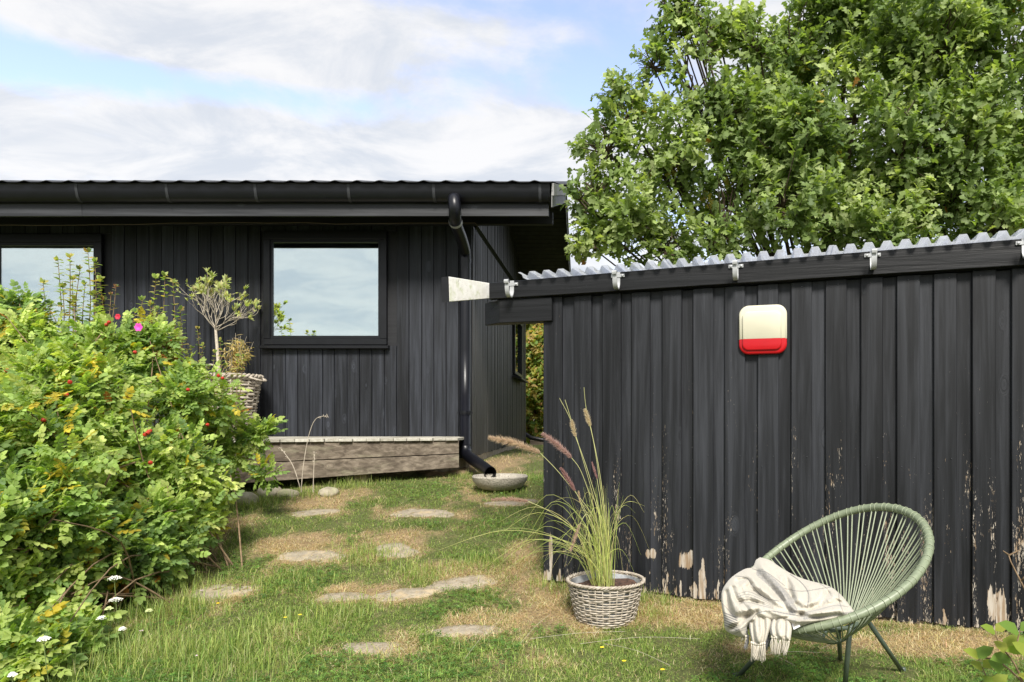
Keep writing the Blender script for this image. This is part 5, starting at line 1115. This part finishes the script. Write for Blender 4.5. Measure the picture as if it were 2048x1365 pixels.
def cordpath(tt, side):
    a = rim(tt); cc_ = Vector((pX, pY, pZ)); inw = (cc_-a).normalized(); a = a+inw*.012-Nv*.008
    b = hubp(tt+side*.05); m_ = a.lerp(b, .55)-Nv*.014; return [a, m_, b]
NC = 84
for k in range(NC):
    tt = 2*math.pi*(k+.5)/NC+(-.010 if k % 2 else .010); c_ = MB().tube(smooth_path([p-co for p in cordpath(tt, 1 if k % 2 else -1)], 4), .0030, 6, cap=False).build('cord', M['cord'], ch, smooth=True)
    for w_ in (0,):
        a = rim(tt)-co; inw = (Vector((pX, pY, pZ))-co-a).normalized()
        ring = [a+inw*(.0182*math.cos(q))+Nv*(.0182*math.sin(q)) for q in np.linspace(0, 2*math.pi, 13)[:-1]]
        MB().tube(ring, .0018, 5, closed=True).build('wrap', M['cord'], c_, smooth=True)
def G(px, py, Y): 
    X = (px-PX)/F*Y; return Vector((X, Y, float(ground(X, Y))-.005))
feet = {'a': G(1472, 1353, 3.17), 'b': G(1688, 1390, 2.965), 'c': G(1806, 1338, 3.265), 'd': G(1681, 1325, 3.42)}
tops = {'a': W(1560, 1262, 2.95), 'b': W(1700, 1256, 2.83), 'c': W(1733, 1238, 3.02), 'd': W(1677, 1262, 3.08)}
for k in 'abcd': MB().tube([feet[k]-co, tops[k]-co], .0105, 10).build('leg', M['legs'], ch, smooth=True)
for k in 'abcd':
    f_ = MB().lathe([(0, 0), (.014, 0), (.014, .02), (.011, .024), (0, .024)], 10).build('foot', M['legs'], ch, smooth=40); f_.location = feet[k]-co
for a, b in (('a', 'b'), ('b', 'c'), ('c', 'd'), ('d', 'a')): MB().tube([tops[a]-co, tops[b]-co], .0085, 8).build('base_bar', M['legs'], ch, smooth=True)
for k, q in (('a', 3.3), ('b', 1.5), ('c', .2), ('d', 4.4)):
    pass
# ------------------------------------------------------------------ the throw heaped over the front of the chair
m, t = mat('woven_cream_throw'); c = t.new('ShaderNodeVertexColor', layer_name='Col').outputs[0]; oc = t.new('ShaderNodeTexCoord').outputs['Object']
wv = t.noise(oc, 420, 2, .6); c2 = t.mix(1.0, c, t.ramp(wv, [(.35, .86), (.65, 1.08)]), 'MULTIPLY'); setp(t, Base_Color=c2, Roughness=.95, Specular_IOR_Level=.1, Sheen_Weight=.3); bump(t, wv, .5, .003)
tr = t.new('ShaderNodeBsdfTranslucent', {'Color': c2}); mx = t.new('ShaderNodeMixShader', {0: .15, 1: t.p.outputs[0], 2: tr.outputs[0]}); t.l.new(mx.outputs[0], t.out.inputs[0]); M['throw'] = m
th_ = empty('throw_blanket', (.75, 2.85, .35), label='crumpled cream throw with grey stripes and tassels draped over the front of the green chair', cat='blanket'); tho = np.array(th_.location)
SC = 3.545
def zp(u, v): return 1400+u/SC, 980+v/SC
cps = np.array([(1443, 1200, 3.02), (1450, 1265, 2.90), (1500, 1240, 2.84), (1525, 1118, 3.26), (1575, 1262, 2.70), (1600, 1155, 3.04), (1660, 1180, 2.90), (1705, 1225, 2.72), (1640, 1245, 2.69), (1500, 1300, 2.80), (1575, 1300, 2.69), (1560, 1200, 2.92), (1590, 1262, 2.66)])
def qf(px, py): a, b = (px-1570)/100, (py-1210)/100; return np.stack([np.ones_like(a), a, b, a*b, a*a, b*b], -1)
coef = np.linalg.lstsq(qf(cps[:, 0], cps[:, 1]), cps[:, 2], rcond=None)[0]
def Yb(px, py): return qf(px, py)@coef-.055
def pdist(U, V, pl, closed=False):
    d = np.full(U.shape, 1e9); s = np.zeros(U.shape); pl = [np.array(p, float) for p in pl]
    for a, b in zip(pl, pl[1:]+([pl[0]] if closed else [])):
        if not closed and a is pl[-1]: break
        ab = b-a; t_ = np.clip(((U-a[0])*ab[0]+(V-a[1])*ab[1])/(ab@ab+1e-9), 0, 1); q = np.hypot(U-a[0]-ab[0]*t_, V-a[1]-ab[1]*t_); d = np.minimum(d, q)
    return d
def inside_poly(U, V, pl):
    ins = np.zeros(U.shape, bool); n = len(pl)
    for i in range(n):
        (x0, y0), (x1, y1) = pl[i], pl[(i+1) % n]; c_ = ((y0 > V) != (y1 > V)) & (U < (x1-x0)*(V-y0)/(y1-y0+1e-12)+x0); ins ^= c_
    return ins
def sm(pl, sub=6):
    return [(p.x, p.y) for p in smooth_path([(a, b, 0) for a, b in pl], sub)]
def relief(outline, step, hmax, rad, valleys, colour, name, parent, lift=0.0, back=.016):
    ol = sm(outline+[outline[0]], 5)[:-1]; us = [p[0] for p in ol]; vs_ = [p[1] for p in ol]
    U, V = np.meshgrid(np.arange(min(us)-step, max(us)+2*step, step), np.arange(min(vs_)-step, max(vs_)+2*step, step))
    ins = inside_poly(U, V, ol); d = pdist(U, V, ol, True); sdist = np.where(ins, d, -d)
    # snap the outer ring of points on to the outline
    q = np.clip(sdist/rad, 0, 1); H = hmax*np.sqrt(np.clip(1-(1-q)**2, 0, 1))
    for pl, w_, k_ in valleys:
        w_ = w_*1.3; k_ = k_*.85
        pl = sm(pl, 5); dv = pdist(U, V, pl); H = H-k_*hmax*np.exp(-(dv/w_)**2)*np.clip(q*2.5, 0, 1)+.30*k_*hmax*np.exp(-((dv-w_*2.0)/(w_*1.0))**2)*np.clip(q*2, 0, 1)
    H = H+hmax*.10*fnoise(U/100, V/100, 2.2, 14, 3)*q+hmax*.035*fnoise(U/100+V/300, V/100, 9, 15, 2)*q
    PXs, PYs = zp(U, V); Yd = Yb(PXs, PYs)-lift
    keep = sdist > -step*.75; idx_ = -np.ones(U.shape, int); idx_[keep] = np.arange(keep.sum())
    # move points outside back on to the edge
    gu, gv = np.gradient(sdist, step, axis=1), np.gradient(sdist, step, axis=0); o_ = keep & (sdist < 0); Uo = U-np.where(o_, sdist*gu, 0); Vo = V-np.where(o_, sdist*gv, 0)
    PXs, PYs = zp(Uo, Vo)
    def world(Y): return np.stack([(PXs-PX)/F*Y, Y, CAMZ+(PY-PYs)/F*Y], -1)[keep]
    A1 = world(Yd-H); A2 = world(Yd+back+.35*np.maximum(H, 0)); n = len(A1)
    qs = np.stack([idx_[:-1, :-1], idx_[:-1, 1:], idx_[1:, 1:], idx_[1:, :-1]], -1).reshape(-1, 4); qs = qs[(qs >= 0).all(1)]
    q2 = qs[:, ::-1]+n
    # close the rim of the sheet
    from collections import Counter
    ed = Counter(); 
    for a in qs: 
        for i in range(4): ed[(a[i], a[(i+1) % 4])] += 1
    side = [(b, a, a+n, b+n) for (a, b) in ed if (b, a) not in ed]
    col = colour(U, V, H, sdist)[keep]; cols = np.concatenate([col, col])
    return fast_mesh(name, np.concatenate([A1, A2])-tho, np.concatenate([qs, q2, np.array(side)]), M['throw'], cols, parent, smooth=True)
CRM = np.array([.58, .54, .455]); GRY = np.array([.10, .10, .105]); MID = np.array([.22, .22, .225])
def paint(U, V, lines, bands, c0=CRM):
    c = np.broadcast_to(c0, U.shape+(3,)).copy(); c *= (1+.04*fnoise(U/100, V/100, 1.5, 3, 2))[..., None]
    for pl, w_ in bands:
        pl = sm(pl, 5); d = pdist(U, V, pl); tex = .5+.5*np.sign(np.sin(U*.55+V*.25)*np.sin(V*.55-U*.2)); k_ = np.clip((w_-d)/4, 0, 1)*(.35+.45*tex); c = c*(1-k_[..., None])+MID*k_[..., None]
    for pl, w_, a in lines:
        pl = sm(pl, 5); d = pdist(U, V, pl); k_ = min(1, a*1.15)*np.clip((w_*1.5-d)/2.0+.5, 0, 1); c = c*(1-k_[..., None])+GRY*k_[..., None]
    return c
body = [(425, 478), (500, 500), (565, 545), (640, 590), (700, 618), (780, 645), (850, 662), (930, 690), (990, 735), (1040, 790), (1092, 862), (1085, 890), (1000, 905), (900, 925), (790, 945), (710, 972), (655, 998), (640, 960), (560, 940), (500, 935), (420, 940), (345, 960), (322, 1030), (300, 1046), (240, 1030), (180, 992), (166, 900), (150, 800), (155, 720), (195, 650), (250, 600), (320, 560), (372, 548), (395, 500)]
val = [([(378, 560), (450, 640), (560, 760), (640, 850), (720, 885)], 20, .55), ([(608, 655), (640, 760), (700, 832), (780, 835), (870, 790), (915, 715)], 18, .5), ([(345, 690), (430, 745), (560, 835), (690, 890), (860, 908), (980, 900)], 15, .5),
       ([(182, 730), (205, 850), (262, 905), (340, 880)], 18, .6), ([(195, 1000), (280, 950), (345, 900), (400, 868)], 14, .45), ([(265, 645), (330, 640), (362, 668)], 12, .4), ([(720, 880), (850, 835), (1000, 800), (1060, 850)], 16, .45), ([(545, 548), (600, 610), (640, 690), (650, 760)], 16, .35),
       ([(480, 520), (560, 640), (620, 720)], 14, .3), ([(300, 790), (400, 800), (500, 830), (600, 880)], 12, .3), ([(880, 690), (930, 760), (990, 790)], 12, .3), ([(230, 700), (262, 780), (330, 830)], 12, .35), ([(400, 900), (450, 930)], 14, .4), ([(560, 930), (620, 905), (700, 910)], 10, .35), ([(690, 640), (740, 700), (760, 780)], 14, .22)]
lines = [([(250, 612), (330, 625), (372, 680), (450, 760), (560, 790)], 1.6, .75), ([(372, 560), (420, 575), (480, 590), (600, 680)], 1.6, .6), ([(640, 600), (720, 660), (770, 740), (760, 840)], 1.8, .75), ([(600, 700), (720, 720), (860, 700), (930, 692)], 1.6, .6), ([(850, 665), (900, 700), (912, 720)], 1.4, .6), ([(985, 735), (990, 800), (1020, 880)], 1.6, .6), ([(700, 880), (840, 850), (960, 820), (1050, 830)], 1.5, .5),
         ([(250, 1000), (340, 960), (400, 880), (500, 860), (620, 880), (740, 900)], 1.8, .75), ([(150, 800), (200, 850), (260, 925)], 1.5, .5), ([(280, 740), (330, 830), (390, 890)], 1.4, .5), ([(230, 1028), (290, 1000), (330, 990)], 1.4, .6), ([(560, 900), (650, 925), (750, 925)], 1.2, .5)]
for k_ in range(5): lines.append(([(262+k_*4, 742+k_*17), (340, 722+k_*19), (430, 760+k_*15), (520, 810+k_*8)], 1.5, .5))
for k_ in range(6):
    for j in range(8): lines.append(([(172+j*12, 872+k_*17+j*5), (179+j*12, 876+k_*17+j*5)], 2.2, .85))
bands = [([(430, 590), (500, 650), (560, 710), (620, 780), (660, 860)], 34), ([(740, 915), (860, 905), (980, 885), (1070, 872)], 11)]
relief(body, 4.2, .085, 105, val, lambda U, V, H, s: paint(U, V, lines, bands), 'cloth', th_)
p1 = [(388, 872), (440, 865), (500, 885), (502, 960), (482, 1030), (462, 1085), (430, 1100), (395, 1095), (368, 1080), (352, 1010), (345, 940), (358, 895)]
p2 = [(520, 905), (570, 890), (640, 915), (652, 960), (648, 1020), (634, 1068), (585, 1062), (545, 1055), (508, 1040), (494, 1000), (500, 950)]
relief(p1, 4.2, .030, 45, [([(372, 900), (375, 1000), (392, 1090)], 9, .6), ([(450, 900), (455, 1000), (440, 1090)], 9, .5)], lambda U, V, H, s: paint(U, V, [([(375, 890), (420, 880), (500, 900)], 1.6, .6)], [([(352, 900), (352, 980), (366, 1075)], 13)]), 'cloth', th_, .03, .004)
relief(p2, 4.2, .030, 45, [([(540, 920), (530, 980), (545, 1050)], 9, .6), ([(600, 920), (600, 1000), (596, 1060)], 9, .5)], lambda U, V, H, s: paint(U, V, [([(500, 930), (560, 900), (640, 920)], 1.6, .6)], [([(512, 920), (502, 970), (506, 1035)], 9)]), 'cloth', th_, .035, .004)
# care label at the corner
q = [zp(*a) for a in ((648, 945), (690, 930), (712, 968), (665, 992))]; lab = MB().add([Vector(W(x_, y_, float(Yb(np.array(x_), np.array(y_)))-.05))-Vector(tho) for x_, y_ in q], [(0, 1, 2, 3)]).build('care_label', plain('white_label', (.8, .8, .82), .6), th_)
# tassels
tm_, t = mat('cotton_tassel'); setp(t, Base_Color=(.62, .57, .48, 1), Roughness=.95); tg_, t = mat('grey_tassel'); setp(t, Base_Color=(.2, .2, .21, 1), Roughness=.95)
r5 = np.random.default_rng(9)
def tassel(u, v, ln, grey=False, off=.045):
    px, py = zp(u, v); Y = float(Yb(np.array(px), np.array(py)))-off; mb = MB(); a = Vector(W(px, py-3, Y))-Vector(tho); L_ = ln/SC/F*Y
    mb.tube([a, a+Vector((0, 0, -.006)), a+Vector((0, 0, -.011))], [.0035, .005, .003], 7)
    sw = r5.normal(0, .010)
    for j in range(9):
        th = j*2.4; rr = .0042*math.sqrt((j+.5)/9); b = a+Vector((rr*math.cos(th)*.6, rr*math.sin(th)*.6, -.010)); e = a+Vector((sw+rr*math.cos(th)*1.9, rr*math.sin(th)*1.9, -L_*r5.uniform(.8, 1.05))); m_ = b.lerp(e, .5)+Vector((r5.normal(0, .0022), r5.normal(0, .0022), 0))
        mb.tube(smooth_path([b, m_, e], 3), .00115, 4)
    mb.build('tassel', tg_ if grey else tm_, th_, smooth=True)
for u in range(366, 466, 13): tassel(u, 1085+12*math.sin((u-366)/100*3.1), 118+r5.uniform(-14, 22))
for u in range(512, 640, 15): tassel(u, 1045+16*(u-512)/128, 112+r5.uniform(-12, 20))
for u, v, g_ in ((318, 985, 0), (330, 1000, 1), (342, 1040, 1), (326, 1040, 0), (480, 1010, 1), (492, 1030, 1), (470, 1050, 1)): tassel(u, v, 100, bool(g_), .012)
